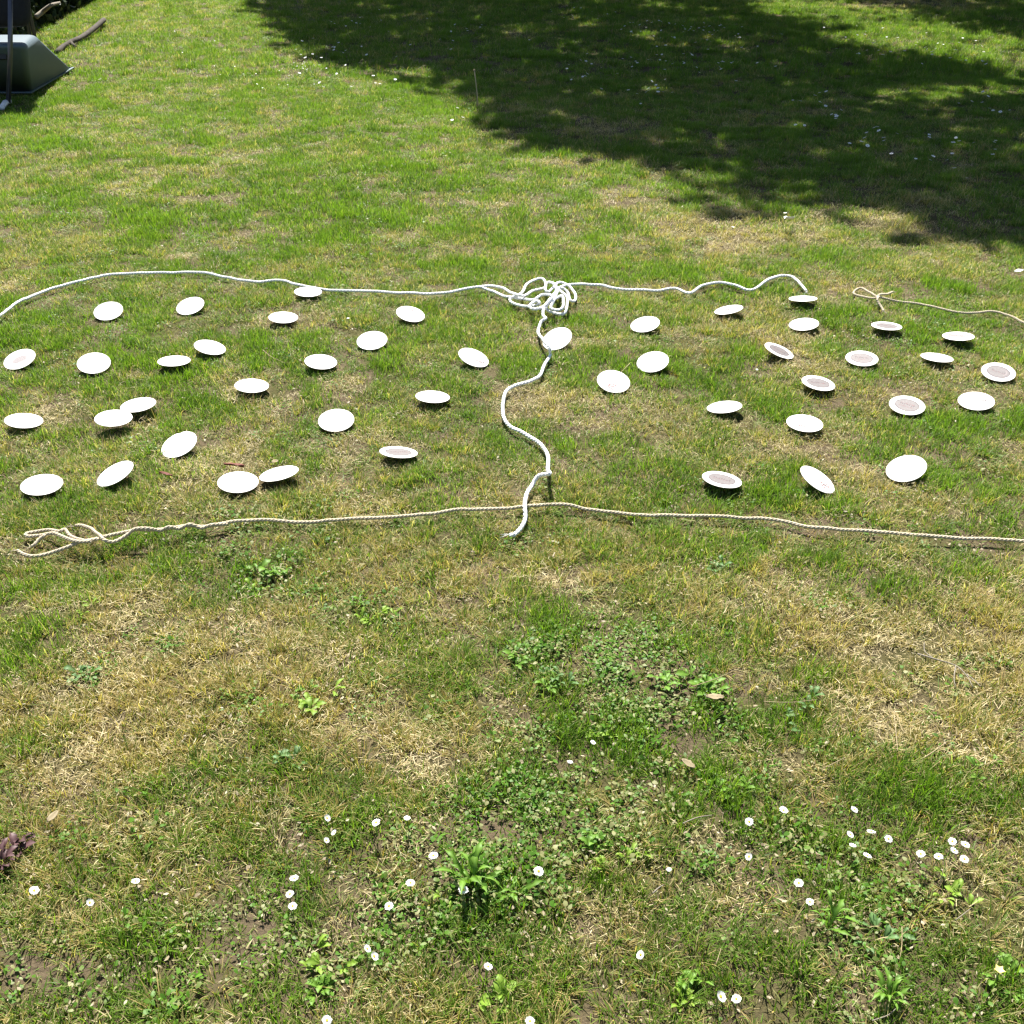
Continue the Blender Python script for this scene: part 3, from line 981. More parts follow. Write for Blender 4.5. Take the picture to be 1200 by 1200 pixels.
band_scale = lambda y: np.where(y < 4.6, 1.0, np.where(y < 9, 1.25, 1.7))
# --- lawn grass
x, y = spots((2300, 2300, 1400, 470))
D = maps(x, y)
pr = np.clip(1.05 - 0.75 * D['dry'] - 0.85 * D['bare'] - 0.35 * D['clov'] - .25 * D['moss'] + 0.45 * D['lush'], 0.20, 1) * (1 - .72 * D['straw'])
cl0 = np.clip((vn(x, y, 0.095, 202, 2) - .5) * 3.4 + .55, 0, 1)
k = RNG.uniform(0, 1, len(x)) < np.clip(pr * (.38 + .85 * cl0), .10, 1)
x, y = x[k], y[k]
D = {a: b[k] for a, b in D.items()}
cl = np.clip((vn(x, y, 0.10, 200, 2) - .5) * 2.6 + .5, 0, 1)
cl = np.maximum(cl * .6, cl0[k] * .9)
hs = np.clip(0.20 + 0.95 * cl + 0.45 * D['lush'] - 0.18 * D['dry'], 0.24, 1.6)
n_l = build_stuff('lawn', 'grass', 'short green lawn grass with straw coloured blades mixed in', 'grass', x, y,
                  band_scale(y) * RNG.uniform(.8, 1.2, len(x)), D['dry'] * 0.80 - 0.20 * D['lush'] + RNG.normal(0, .08, len(x)), 0.05 + 0.75 * np.clip((vn(x, y, .17, 210, 3) - .5) * 2 + .5, 0, 1) + .15 * cl + .35 * D['lush'], hs)
# --- fine bunch grass
x, y = spots((420, 380, 180, 60))
D = maps(x, y)
k = RNG.uniform(0, 1, len(x)) < np.clip(0.18 + 0.9 * D['lush'] + .5 * np.clip(vn(x, y, .3, 220, 2) - .5, 0, 1) * 2 - D['bare'], 0.03, 1)
x, y = x[k], y[k]
D = {a: b[k] for a, b in D.items()}
n_f = build_stuff('fescue', 'grass', 'tufts of finer taller bunch grass scattered through the lawn', 'grass', x, y,
                  band_scale(y) * RNG.uniform(.7, 1.15, len(x)), D['dry'] * 0.75 - .15 * D['lush'] + RNG.normal(0, .1, len(x)), RNG.uniform(0.1, .9, len(x)), RNG.uniform(.6, 1.05, len(x)))
# --- fine dry grass on the worn ground
x, y = spots((950, 480, 120, 20))
D = maps(x, y)
k = RNG.uniform(0, 1, len(x)) < np.clip(.35 + .9 * D['moss'] + .6 * D['dry'] - .8 * D['clov'] - .8 * D['bare'] - .3 * D['lush'] - .45 * D['straw'], 0.0, 1)
x, y = x[k], y[k]
D = {a: b[k] for a, b in D.items()}
n_f += build_stuff('fescue', 'grass', 'fine golden dry grass standing on the worn mossy ground', 'grass', x, y,
                   band_scale(y) * RNG.uniform(.8, 1.3, len(x)), .30 + .55 * vn(x, y, .25, 225, 3) + .25 * (D['dry'] - .4), RNG.uniform(0.2, 1, len(x)), RNG.uniform(.30, .85, len(x)))
# --- thatch
x, y = spots((1250, 1150, 560, 130))
D = maps(x, y)
k = RNG.uniform(0, 1, len(x)) < np.clip(0.10 + 0.95 * D['dry'] ** 1.4 + .9 * D['straw'] - 0.5 * D['bare'] - .35 * D['clov'], 0.05, 1)
x, y = x[k], y[k]
D = {a: b[k] for a, b in D.items()}
n_t = build_stuff('thatch', 'thatch', 'dead straw coloured grass matted flat between the blades', 'dry grass', x, y,
                  band_scale(y) * RNG.uniform(.8, 1.3, len(x)), 0.10 + D['dry'] * 0.75 + .5 * D['straw'], RNG.uniform(0, 1, len(x)), RNG.uniform(.7, 1.6, len(x)))
# --- moss
x, y = spots((1100, 700, 250, 40))
D = maps(x, y)
k = RNG.uniform(0, 1, len(x)) < np.clip(D['moss'] * .9 + .12 + .22 * D['near'] - .5 * D['bare'], 0, 1) * (1 - .8 * D['straw'])
x, y = x[k], y[k]
D = {a: b[k] for a, b in D.items()}
n_m = build_stuff('moss', 'moss', 'low olive and ochre moss cushions in the worn lawn', 'moss', x, y,
                  band_scale(y) * RNG.uniform(.8, 1.3, len(x)), 0.15 + .75 * vn(x, y, .22, 230, 3) + .2 * (D['dry'] - .5), RNG.uniform(0, 1, len(x)), RNG.uniform(.7, 1.5, len(x)))
# --- small leaved ground cover
x, y = spots((1100, 520, 150, 30))
D = maps(x, y)
k = RNG.uniform(0, 1, len(x)) < np.clip(D['clov'] * 1.0 + .02, 0, 1)
x, y = x[k], y[k]
D = {a: b[k] for a, b in D.items()}
n_c = build_stuff('clover', 'ground_cover', 'mat of small dark green clover and daisy leaves in the lawn', 'ground cover', x, y,
                  band_scale(y) * RNG.uniform(.75, 1.35, len(x)), 0.05 + .55 * vn(x, y, .10, 240, 2), vn(x, y, .2, 245, 2), RNG.uniform(.7, 1.5, len(x)))
# --- dead leaf bits
x, y = spots((560, 360, 90, 15))
D = maps(x, y)
k = RNG.uniform(0, 1, len(x)) < np.clip(.22 + .5 * D['clov'] + .8 * D['bare'], 0, 1)
x, y = x[k], y[k]
n_d = build_stuff('litter', 'leaf_litter', 'pale bits of dead leaf strewn among the plants', 'leaf litter', x, y,
                  band_scale(y) * RNG.uniform(.7, 1.3, len(x)), RNG.uniform(0, 1, len(x)), RNG.uniform(0, 1, len(x)), RNG.uniform(.8, 1.4, len(x)))
print('tufts', n_l, n_f, n_t, n_m, n_c, n_d)


# ------------------------------------------------------------------ coasters
def disc_mesh(notch=False):
    k = 56
    ring, V, Fc, mi = [], [], [], []
    th = 0.0016

    def rad(a, r):
        if notch:
            d = abs((a - math.radians(68) + math.pi) % (2 * math.pi) - math.pi)
            return r - max(0.0, 0.006 * (1 - d / 0.11))
        return r
    prof = [(0.0, CR - .0006), (.0004, CR), (th - .0004, CR), (th, CR - .0006)]
    for z, r in prof:
        for j in range(k):
            a = 2 * math.pi * j / k
            rr = rad(a, r)
            V.append((rr * math.cos(a), rr * math.sin(a), z - th / 2))
    for i in range(3):
        for j in range(k):
            j2 = (j + 1) % k
            Fc.append((i * k + j, i * k + j2, (i + 1) * k + j2, (i + 1) * k + j))
            mi.append(1)
    Fc.append(list(range(k))[::-1]); mi.append(0)
    Fc.append([3 * k + j for j in range(k)]); mi.append(0)
    return mesh('coaster', V, Fc, [M['card'], M['card_edge']], False, mi)


DISC, DISC_N = disc_mesh(), disc_mesh(True)
TOPZ = 0.0008


class Flat:
    """flat print: polygons on the face of a mat"""
    def __init__(s):
        s.V, s.F, s.mi, s.l = [], [], [], 0

    def poly(s, pts, m, lvl):
        b0 = len(s.V)
        s.V += [(px_, py_, TOPZ + 0.00012 * (lvl + 1)) for px_, py_ in pts]
        s.F.append(list(range(b0, b0 + len(pts))))
        s.mi.append(m)

    def oval(s, cx, cy, a, b, m, lvl, wob=0.0, k=36):
        s.poly([(cx + a * math.cos(2 * math.pi * j / k) * (1 + wob * math.sin(5 * 2 * math.pi * j / k)), cy + b * math.sin(2 * math.pi * j / k)) for j in range(k)], m, lvl)

    def arc(s, cx, cy, a, b, t0, t1, w, m, lvl, k=18):
        for j in range(k):
            u, v = t0 + (t1 - t0) * j / k, t0 + (t1 - t0) * (j + 1) / k
            s.poly([(cx + a * math.cos(u), cy + b * math.sin(u)), (cx + (a + w) * math.cos(u), cy + (b + w) * math.sin(u)),
                    (cx + (a + w) * math.cos(v), cy + (b + w) * math.sin(v)), (cx + a * math.cos(v), cy + b * math.sin(v))], m, lvl)

    def strokes(s, cx, cy, w, h, n, m, lvl, r):
        """a line of worn, unreadable letter strokes"""
        for i in range(n):
            x0 = cx - w / 2 + w * (i + .1) / n
            ww = w / n * r.uniform(.45, .8)
            hh = h * r.uniform(.6, 1)
            t = r.random()
            if t < .35:
                s.poly([(x0, cy), (x0 + ww * .35, cy), (x0 + ww * .45, cy + hh), (x0 + ww * .1, cy + hh)], m, lvl)
            elif t < .7:
                s.poly([(x0, cy + hh * .6), (x0 + ww, cy + hh * .7), (x0 + ww, cy + hh), (x0, cy + hh * .95)], m, lvl)
                s.poly([(x0 + ww * .4, cy), (x0 + ww * .75, cy), (x0 + ww * .75, cy + hh * .62), (x0 + ww * .4, cy + hh * .62)], m, lvl)
            else:
                s.poly([(x0, cy), (x0 + ww, cy), (x0 + ww * .8, cy + hh * .35), (x0 + ww * .15, cy + hh * .35)], m, lvl)

    def mesh(s):
        return mesh('print', s.V, s.F, [M['ink_field'], M['ink_pale'], M['ink_dark'], M['ink_red'], M['ink_faint']], False, s.mi)


def print_mesh(kind, seed):
    r = random.Random(seed)
    f = Flat()
    R = CR
    if kind in ('oval', 'oval_lines', 'oval_arc', 'oval_faint'):
        fm = 4 if kind == 'oval_faint' else 0
        f.oval(0, 0, R * .70, R * .64, fm, 0, .012)
        f.arc(0, 0, R * .63, R * .57, .2, 2.9, R * .05, 2, 1)
        f.arc(0, 0, R * .63, R * .57, 3.4, 6.0, R * .05, 2, 1)
        nl = 5 if kind == 'oval_lines' else 3
        for q in range(nl):
            yy = R * (.30 - .62 * q / max(1, nl - 1))
            f.strokes(0, yy - R * .06, R * (.95 - abs(yy / R) * .9), R * .12, 9, 1 if (q % 2 == 0) else 3, 1, r)
        f.strokes(0, -R * .02, R * .9, R * .17, 7, 2, 2, r)
        if kind == 'oval_arc':
            f.arc(0, 0, R * .42, R * .40, -.6, .9, R * .10, 1, 2)
    elif kind == 'faint':
        f.arc(0, 0, R * .60, R * .52, .3, 2.8, R * .03, 1, 0)
        f.oval(0, -R * .05, R * .50, R * .34, 4, 0, .05)
        for q in range(3):
            f.strokes(0, R * (.14 - .17 * q), R * .72, R * .09, 9, 0, 1, r)
    elif kind == 'sketch':
        for q in range(5):
            xx = -R * .55 + q * R * .14
            f.poly([(xx, -R * .55), (xx + R * .03, -R * .55), (xx + R * .05, -R * .1), (xx + R * .02, -R * .1)], 0 if q % 2 else 2, 0)
        f.arc(-R * .3, 0, R * .18, R * .14, .2, 3.0, R * .03, 0, 0)
        f.strokes(-R * .35, R * .28, R * .5, R * .09, 5, 1, 0, r)
    else:
        cx, cy, m = {'mark_top': (0.05, .48, 0), 'mark_side': (.48, -.22, 2), 'mark_right': (.42, .12, 0), 'mark_low': (-.05, -.38, 3), 'red_low': (0, -.48, 3), 'red_side': (.45, -.05, 3), 'specks': (.1, .1, 2)}[kind]
        if kind == 'specks':
            for q in range(7):
                a, d = r.uniform(0, 6.28), R * r.uniform(.2, .85)
                f.oval(d * math.cos(a), d * math.sin(a), R * r.uniform(.035, .075), R * r.uniform(.025, .05), 2, 0, .2, 7)
        else:
            f.arc(cx * R, cy * R, R * .20, R * .17, .0, 5.2, R * .07, m, 0)
            f.oval(cx * R, cy * R, R * .16, R * .12, 4, 0, .1, 14)
            f.strokes(cx * R, cy * R - R * .08, R * .52, R * .20, 4, m if m == 3 else 2, 1, r)
            if kind in ('red_low', 'red_side'):
                f.strokes(cx * R, cy * R - R * .30, R * .46, R * .19, 4, 3, 1, r)
                f.strokes(cx * R, cy * R + R * .16, R * .46, R * .17, 4, 3, 1, r)
    return f.mesh()


GRP_C = 'round beer mats scattered on the lawn'
for i, ((px, py, a, bb, ang, prn, lab), (g, Mj, yb, n)) in enumerate(zip(COASTERS, coaster_pose)):
    o = link('coaster', DISC_N if i == 10 else DISC)
    o.matrix_world = Matrix(((Mj.x, yb.x, n.x, g.x), (Mj.y, yb.y, n.y, g.y), (Mj.z, yb.z, n.z, g.z), (0, 0, 0, 1)))
    tag(o, lab, 'coaster', GRP_C)
    if prn:
        q = link('print', print_mesh(prn, 300 + i), o)
        if prn.startswith('oval'):
            q.rotation_euler = (0, 0, random.uniform(-.35, .35))


# ------------------------------------------------------------------ daisies
def petal_mesh(npet, R0, cup, two=True, seed=0):
    r = random.Random(seed)
    V, Fc = [], []
    for ring in range(2 if two else 1):
        for j in range(npet):
            a = 2 * math.pi * (j + .5 * ring + r.uniform(-.15, .15)) / npet
            L = R0 * r.uniform(.88, 1.05) * (1 - .08 * ring)
            w = 2 * math.pi * R0 / npet * .36
            d, s = Vector((math.cos(a), math.sin(a), 0)), Vector((-math.sin(a), math.cos(a), 0))
            z = .0006 * ring
            up = cup * L + r.uniform(-.0006, .0006)
            b0 = len(V)
            for t, ww in ((.22, .45), (.6, .95), (.92, .85)):
                p = d * L * t + Vector((0, 0, z + up * t * t))
                V += [p - s * w * ww, p + s * w * ww]
            V.append(d * L + Vector((0, 0, z + up)))
            Fc += [(b0, b0 + 1, b0 + 3, b0 + 2), (b0 + 2, b0 + 3, b0 + 5, b0 + 4), (b0 + 4, b0 + 5, b0 + 6)]
    return mesh('petals', V, Fc, [M['petal']])


def dome_mesh(R0, h, mat, k=12):
    V = [(0, 0, h)]
    Fc = []
    rings = [(.55, .86), (.9, .5), (1.0, 0.0)]
    for rr, zz in rings:
        V += [(R0 * rr * math.cos(2 * math.pi * j / k), R0 * rr * math.sin(2 * math.pi * j / k), h * zz) for j in range(k)]
    for j in range(k):
        j2 = (j + 1) % k
        Fc.append((0, 1 + j, 1 + j2))
        for q in range(2):
            Fc.append((1 + q * k + j, 1 + (q + 1) * k + j, 1 + (q + 1) * k + j2, 1 + q * k + j2))
    return mesh('flower_centre', V, Fc, [mat])


def stick_mesh(name, pts, r0, r1, mat, k=5):
    V, Fc = [], []
    n = len(pts)
    pts = [Vector(p) for p in pts]
    for i, p in enumerate(pts):
        t = (pts[min(i + 1, n - 1)] - pts[max(i - 1, 0)]).normalized()
        s = t.cross(Vector((.21, .93, .3))).normalized()
        u = s.cross(t)
        r = r0 + (r1 - r0) * i / (n - 1)
        for j in range(k):
            a = 2 * math.pi * j / k
            V.append(p + (s * math.cos(a) + u * math.sin(a)) * r)
    for i in range(n - 1):
        for j in range(k):
            j2 = (j + 1) % k
            Fc.append((i * k + j, i * k + j2, (i + 1) * k + j2, (i + 1) * k + j))
    Fc.append(list(range(k))[::-1])
    Fc.append([(n - 1) * k + j for j in range(k)])
    return mesh(name, V, Fc, [mat])


PET = [petal_mesh(19, .0080, c_, True, s_) for s_, c_ in enumerate((.05, .16, .28, .10))]
PET_NOD = [petal_mesh(19, .0082, .22, True, 9), petal_mesh(17, .0078, .36, True, 10)]
DOME = dome_mesh(.0022, .0016, M['pollen'])
GRP_D = 'daisies in flower near the viewer'
for i, (px, py, s, ln, lab) in enumerate(DAISY):
    z0 = random.Random(i).uniform(.032, .046) + (.006 if py < 500 else 0)
    p = at(px, py, z0)
    gz = hgt(p.x, p.y)
    p = at(px, py, z0 + gz)
    head = empty('daisy', p, lab, 'daisy', GRP_D)
    rr = random.Random(500 + i)
    tl = rr.uniform(.5, .75) if ln else rr.uniform(.1, .45)
    az = (rr.choice((-2.9, -.2)) + rr.uniform(-.3, .3)) if ln else rr.uniform(0, 6.28)
    nrm = Vector((math.sin(tl) * math.cos(az), math.sin(tl) * math.sin(az), math.cos(tl)))
    q = nrm.to_track_quat('Z', 'Y') @ Quaternion((0, 0, 1), rr.uniform(0, 6.28))
    head.rotation_euler = q.to_euler()
    s *= .86
    head.scale = (s, s, s)
    link('petals', rr.choice(PET_NOD) if ln else rr.choice(PET), head)
    link('flower_centre', DOME, head, (0, 0, .0008))
    qi = q.inverted()
    ft = qi @ (Vector((rr.uniform(-.008, .008), rr.uniform(-.004, .012), -(z0 + .004))) / s)
    mid = ft * .5 + Vector((0, 0, -.006))
    link('stem', stick_mesh('stem', [(0, 0, 0), Vector((0, 0, -.004)), mid, ft], .0007, .0009, M['stem']), head)

# far daisies: white specks in and around the tree shade
PETF = petal_mesh(9, .0100, .08, False, 21)
PETF2 = petal_mesh(9, .0100, .30, False, 22)
FAR = [  # px, py, spread x, spread y, count, where
    (420, 28, 22, 8, 12, 0, 'in the worn spot deep inside the far tip of the tree shade'), (390, 65, 40, 14, 24, 0, 'in the darker tip of the tree shade above the sunlit sprinkle'),
    (350, 85, 40, 10, 13, 1, 'in the sunlit sprinkle along the tip of the tree shade'), (420, 100, 40, 7, 8, 0, 'right at the sunny border under the shade tip'),
    (520, 45, 60, 20, 14, 0, 'in the shade beyond the upright stalk'), (680, 15, 40, 8, 10, 0, 'at the upper rim of the shade beyond two small sun spots'),
    (760, 30, 40, 12, 24, 0, 'in the upper part of the dense drift in deep shade'), (830, 40, 40, 12, 34, 0, 'in the dense pale drift next to a small sun spot in deep shade'),
    (790, 70, 45, 12, 24, 0, 'in the lower fringe of the dense drift in deep shade'), (690, 85, 30, 10, 12, 0, 'in a loose row before the dense drift in deep shade'),
    (770, 105, 35, 9, 14, 0, 'in the last scatter below the dense drift in deep shade'), (860, 80, 30, 10, 12, 0, 'between the dense drift and a faint sun streak'),
    (1000, 40, 30, 10, 10, 2, 'at the near edge of the bright sun gap'), (1110, 62, 40, 12, 26, 2, 'in the white cluster within the bright sun gap'),
    (1040, 58, 40, 10, 12, 2, 'on the sunlit strip joining the sun gap and shade'), (960, 130, 30, 16, 14, 0, 'in the middle of the shade above the white scrap'),
    (1020, 160, 25, 12, 10, 0, 'in a small knot of the shade past the white scrap'), (1120, 180, 50, 22, 18, 0, 'in the broad shade above the tan string'),
    (1160, 130, 35, 20, 10, 0, 'in the dappled shade just below the sun gap'), (330, 100, 40, 6, 5, 1, 'on bright lawn just below the sunlit sprinkle'),
    (270, 95, 30, 8, 8, 1, 'on open sunny lawn away from the shade tip'), (240, 65, 40, 20, 6, 1, 'on open sunny lawn between the branch and the shade tip'),
    (560, 140, 25, 8, 3, 0, 'by the foot of the upright stalk')]
rf = random.Random(77)
for px, py, sx, sy, cnt, gi_, where in FAR:
    for _ in range(cnt):
        qx, qy = px + rf.gauss(0, sx * .75), py + rf.gauss(0, sy * .75)
        if qy < -2 or qx > 1210:
            continue
        p = at(qx, qy, .05)
        o = link('daisy', PETF if rf.random() < .6 else PETF2)
        o.location = (p.x, p.y, .062 + rf.uniform(0, .016))
        s = rf.uniform(.9, 1.4) * (.52 if gi_ == 1 else 1)
        o.scale = (s, s, s)
        o.rotation_euler = (rf.uniform(-.5, .5), rf.uniform(-.5, .5), rf.uniform(0, 6.28))
        tag(o, 'tiny daisy ' + where, 'daisy', 'tiny daisies ' + where)


# ------------------------------------------------------------------ weeds
def leaf_mesh(L, W, arch, teeth, mat, seed):
    r = random.Random(seed)
    V, Fc = [], []
    n = 7
    for i in range(n + 1):
        t = i / n
        w = W * (math.sin(math.pi * min(1, (t * .92 + .04)) ** 1.25)) * (1 + teeth * (1 if i % 2 else -1)) + .0006
        if i == n:
            w = .0004
        z = arch * L * math.sin(t * 2.2) * .6
        c_ = Vector((L * t, r.uniform(-.03, .03) * L, z))
        V += [c_ + Vector((0, -w, .35 * w)), c_, c_ + Vector((0, w, .35 * w))]
    for i in range(n):
        a = 3 * i
        Fc += [(a, a + 1, a + 4, a + 3), (a + 1, a + 2, a + 5, a + 4)]
    me = mesh('leaf', V, Fc, [mat])
    at_ = me.attributes.new('rib', 'FLOAT', 'POINT')
    at_.data.foreach_set('value', [1.0 if q % 3 == 1 else 0.0 for q in range(len(V))])
    return me


LEAVES = {}
for nm in ('weed', 'weed_bright', 'weed_dark', 'weed_red'):
    LEAVES[nm, 'oval'] = [leaf_mesh(.027, .0052, a_, .16, M[nm], 10 + j) for j, a_ in enumerate((.2, .45, .7))]
    LEAVES[nm, 'long'] = [leaf_mesh(.058, .0046, a_, .34, M[nm], 20 + j) for j, a_ in enumerate((.6, .9, 1.2))]
WEEDS = [  # px, py, size, leaves, material, leaf shape, steepness, label
    (325, 672, 1.15, 12, 'weed', 'oval', .3, 'spreading dark green weed on dry lawn in front of the tan rope'),
    (300, 688, .8, 8, 'weed_bright', 'oval', .3, 'small bright weed touching the spreading dark one before the tan rope'),
    (440, 720, .85, 12, 'weed_bright', 'oval', .8, 'fresh yellow green weed clump standing upright in dry grass'),
    (420, 702, .6, 7, 'weed', 'oval', .3, 'little green weed just behind the yellow green clump'),
    (372, 822, 1.0, 12, 'weed_bright', 'oval', .4, 'green weed patch with shiny leaves on ochre moss'),
    (345, 812, .75, 8, 'weed', 'oval', .4, 'smaller green weed touching the shiny leaved patch on ochre moss'),
    (330, 895, .8, 8, 'weed_dark', 'oval', .3, 'dark weed low on ochre moss below the shiny leaved patch'),
    (95, 790, .9, 9, 'weed_dark', 'oval', .3, 'bluish green weed beside the bare soil hollow'),
    (112, 712, .7, 7, 'weed_bright', 'oval', .6, 'bright little weed between dusty leaves and the frayed rope'),
    (618, 772, .95, 13, 'weed', 'oval', .6, 'bushy green weed at the upper end of the clover mat'),
    (640, 800, .8, 10, 'weed', 'oval', .4, 'weed just below the bushy one in the clover mat'),
    (658, 800, .9, 10, 'weed_dark', 'oval', .6, 'dark weed in the middle of the clover mat'),
    (705, 860, .8, 9, 'weed_bright', 'oval', .5, 'bright weed by the small flat daisy at the clover mat'),
    (795, 797, 1.0, 9, 'weed', 'oval', .3, 'dark glossy weed behind a whitish dead leaf clump'),
    (828, 800, 1.0, 11, 'weed', 'oval', .5, 'glossy green weed curled around pale dead leaves'),
    (862, 920, .85, 10, 'weed', 'oval', .6, 'round leaved green weed below the stony dry slope'),
    (950, 835, .9, 10, 'weed_dark', 'oval', .5, 'dark star shaped weed beneath a lush grass clump'),
    (556, 1040, 1.0, 15, 'weed', 'long', .95, 'large dandelion with long upright leaves between three daisies'),
    (600, 1048, .7, 9, 'weed', 'long', .5, 'low dandelion leaves beside the large upright dandelion'),
    (522, 1050, .6, 9, 'weed_bright', 'oval', .4, 'bright low rosette at the foot of the large dandelion'),
    (585, 1165, .8, 13, 'weed_bright', 'oval', .6, 'compact bright green rosette on straw under the single small daisy'),
    (382, 1150, 0.74, 12, 'weed', 'oval', .4, 'broad green weed above the daisy at the lower picture edge'),
    (372, 1128, .8, 8, 'weed_bright', 'oval', .3, 'flat bright leaves just behind the broad green weed'),
    (815, 1140, 0.74, 14, 'weed', 'oval', .6, 'leafy deep green weed clump beside the nodding daisy'),
    (800, 1165, 0.67, 11, 'weed_bright', 'oval', .5, 'bright leaves in front of the deep green clump by the nodding daisy'),
    (970, 1080, 0.67, 10, 'weed', 'long', .8, 'upright leafy weed below the small white daisy'),
    (1030, 1100, .8, 9, 'weed_dark', 'oval', .5, 'dark leaved weed beside the upright leafy weed'),
    (1040, 1165, 0.67, 13, 'weed', 'long', .9, 'spiky green weed near the lower picture edge'),
    (1120, 1045, .8, 10, 'weed_bright', 'oval', .6, 'bright weed tuft under the square of four daisies'),
    (1180, 1150, 0.81, 12, 'weed', 'oval', .4, 'broad leaved weed beside a small yellow flower'),
    (8, 1003, .95, 20, 'weed_red', 'oval', .7, 'dark red leaved plant at the picture edge'),
    (690, 985, .8, 10, 'weed', 'oval', .5, 'green weed among dry clover behind the large flat daisy'),
    (735, 1000, .8, 9, 'weed_bright', 'oval', .5, 'fresh weed next to a brown dead clump in the clover'),
    (100, 255 + 170, .7, 8, 'weed_dark', 'oval', .5, 'small dark weed below the blank coaster under the rope bend'),
    (150, 478 + 24, .6, 6, 'weed_bright', 'oval', .7, 'pale green seedling beside the two overlapping coasters'),
    (845, 662, .8, 10, 'weed_dark', 'oval', .4, 'dark rosette in pale grass in front of the tan rope'),
    (1150, 985 - 80, .8, 8, 'weed', 'oval', .5, 'green weed at the lower border of the straw patch'),
]
GRP_W = 'broad leaved weeds in the lawn'
for i, (px, py, s, nl, mt, shp, steep, lab) in enumerate(WEEDS):
    rr = random.Random(900 + i)
    p = at(px, py, .01)
    gz = hgt(p.x, p.y)
    root = empty('weed', (p.x, p.y, gz), lab, 'weed', GRP_W)
    root.rotation_euler = (0, 0, rr.uniform(0, 6.28))
    s *= .88
    root.scale = (s, s, s)
    ncr = 5 if shp == 'oval' else 2
    ctr = [(rr.gauss(0, .022), rr.gauss(0, .016)) if shp == 'oval' else (rr.gauss(0, .006), rr.gauss(0, .006)) for _ in range(ncr)]
    for j in range(int(nl * (2.0 if shp == 'oval' else 1.4))):
        lf = link('leaf', rr.choice(LEAVES[mt, shp]), root)
        a = 2 * math.pi * (j * .382 + rr.uniform(-.06, .06))
        pitch = -(steep * rr.uniform(.1, .55) + .02)
        lf.rotation_euler = (rr.uniform(-.4, .4), pitch, a)
        c0 = ctr[j % ncr]
        lf.location = (c0[0] + .004 * math.cos(a), c0[1] + .004 * math.sin(a), .006 + rr.uniform(0, .010))
        k = rr.uniform(.5, 1.2)
        lf.scale = (k, k * rr.uniform(.8, 1.2), k)

# yellow flower by the broad leaved weed
p = at(1171, 1137, .045)
yf = empty('yellow_flower', p, 'small pale yellow flower above broad weed leaves', 'flower')
YP = mesh('petals', *(lambda VF: VF)((
    [(0, 0, 0)] + [(.0075 * (1 if j % 2 else .62) * math.cos(math.pi * j / 5), .0075 * (1 if j % 2 else .62) * math.sin(math.pi * j / 5), .003 if j % 2 else .0015) for j in range(10)],
    [(0, 1 + j, 1 + (j + 1) % 10) for j in range(10)])), [M['buttercup']])
link('petals', YP, yf)
link('stem', stick_mesh('stem', [(0, 0, 0), (.002, .002, -.02), (.004, .002, -.046)], .0008, .001, M['stem']), yf)


# ------------------------------------------------------------------ twigs, stalks, leaves, scraps
def stick(name, pix, z, r0, r1, mat, lab, cat, group=None, forks=()):
    pts = []
    for q in pix:
        zz = q[2] if len(q) > 2 else z
        w = at(q[0], q[1], zz)
        pts.append(at(q[0], q[1], zz + hgt(w.x, w.y)))
    P = catmull(pts, max(.006, (pts[0] - pts[-1]).length / 14))
    base = P[0].copy()
    o = link(name, stick_mesh(name, [q - base for q in P], r0 * (.7 if r0 < .01 else 1), r1 * (.6 if r0 < .01 else 1), mat, 6), None, base)
    tag(o, lab, cat, group)
    for fk in forks:
        fp = []
        for q in fk:
            zz = q[2] if len(q) > 2 else z
            fp.append(at(q[0], q[1], zz + hgt(at(q[0], q[1], zz).x, at(q[0], q[1], zz).y)) - base)
        link('side_twig', stick_mesh('side_twig', catmull(fp, .008), r0 * .6, r1 * .6, mat, 5), o)
    return o


GT = 'dry stalks on the straw patch'
stick('twig', [(1075, 766), (1095, 772), (1120, 780), (1133, 792), (1140, 805)], .022, .0022, .0012, M['twig'], 'pale grey forked twig on the straw patch beside a dark hole', 'twig', GT,
      [[(1120, 780), (1118, 795), (1120, 806)], [(1133, 790), (1145, 800), (1150, 806)], [(1095, 772), (1084, 764), (1083, 752)]])
stick('stalk', [(1048, 838), (1050, 858), (1052, 880)], .024, .0013, .0010, M['straw'], 'thin straight stalk lying lengthwise on the straw patch', 'stalk', GT)
stick('stalk', [(1052, 838), (1055, 850), (1060, 860)], .022, .0011, .0008, M['straw'], 'short bent stalk beside the thin straight one', 'stalk', GT)
stick('stalk', [(1081, 889), (1095, 880), (1110, 869)], .026, .0016, .0012, M['straw'], 'pale stiff stalk lying slantwise below the straw patch', 'stalk', GT)
stick('stalk', [(965, 900), (980, 893), (994, 886)], .028, .0011, .0008, M['straw'], 'pale stalk slanting over green leaves below the lush clump', 'stalk', GT)
stick('stalk', [(895, 822), (925, 823), (958, 820)], .030, .0010, .0007, M['straw'], 'long pale stalk lying level behind the dark star shaped weed', 'stalk', GT)
stick('stalk', [(810, 805), (840, 795), (868, 782)], .030, .0012, .0007, M['straw'], 'greenish stalk slanting up from the glossy weed', 'stalk', GT)
stick('twig', [(1120, 1078), (1128, 1072), (1138, 1064)], .024, .0012, .0008, M['twig'], 'small pale twig under the bright weed tuft', 'twig', GT)
stick('twig', [(1022, 1196), (1040, 1190), (1052, 1180)], .022, .0012, .0008, M['twig'], 'crooked brown twig by the spiky weed', 'twig', GT)
stick('stalk', [(1057, 1086), (1057, 1105), (1055, 1122)], .024, .0009, .0007, M['straw'], 'curved dry stalk near the dark leaved weed', 'stalk', GT)
stick('stalk', [(839, 1130), (843, 1118), (846, 1108)], .030, .0009, .0006, M['straw'], 'short stalk above the deep green weed clump', 'stalk', GT)
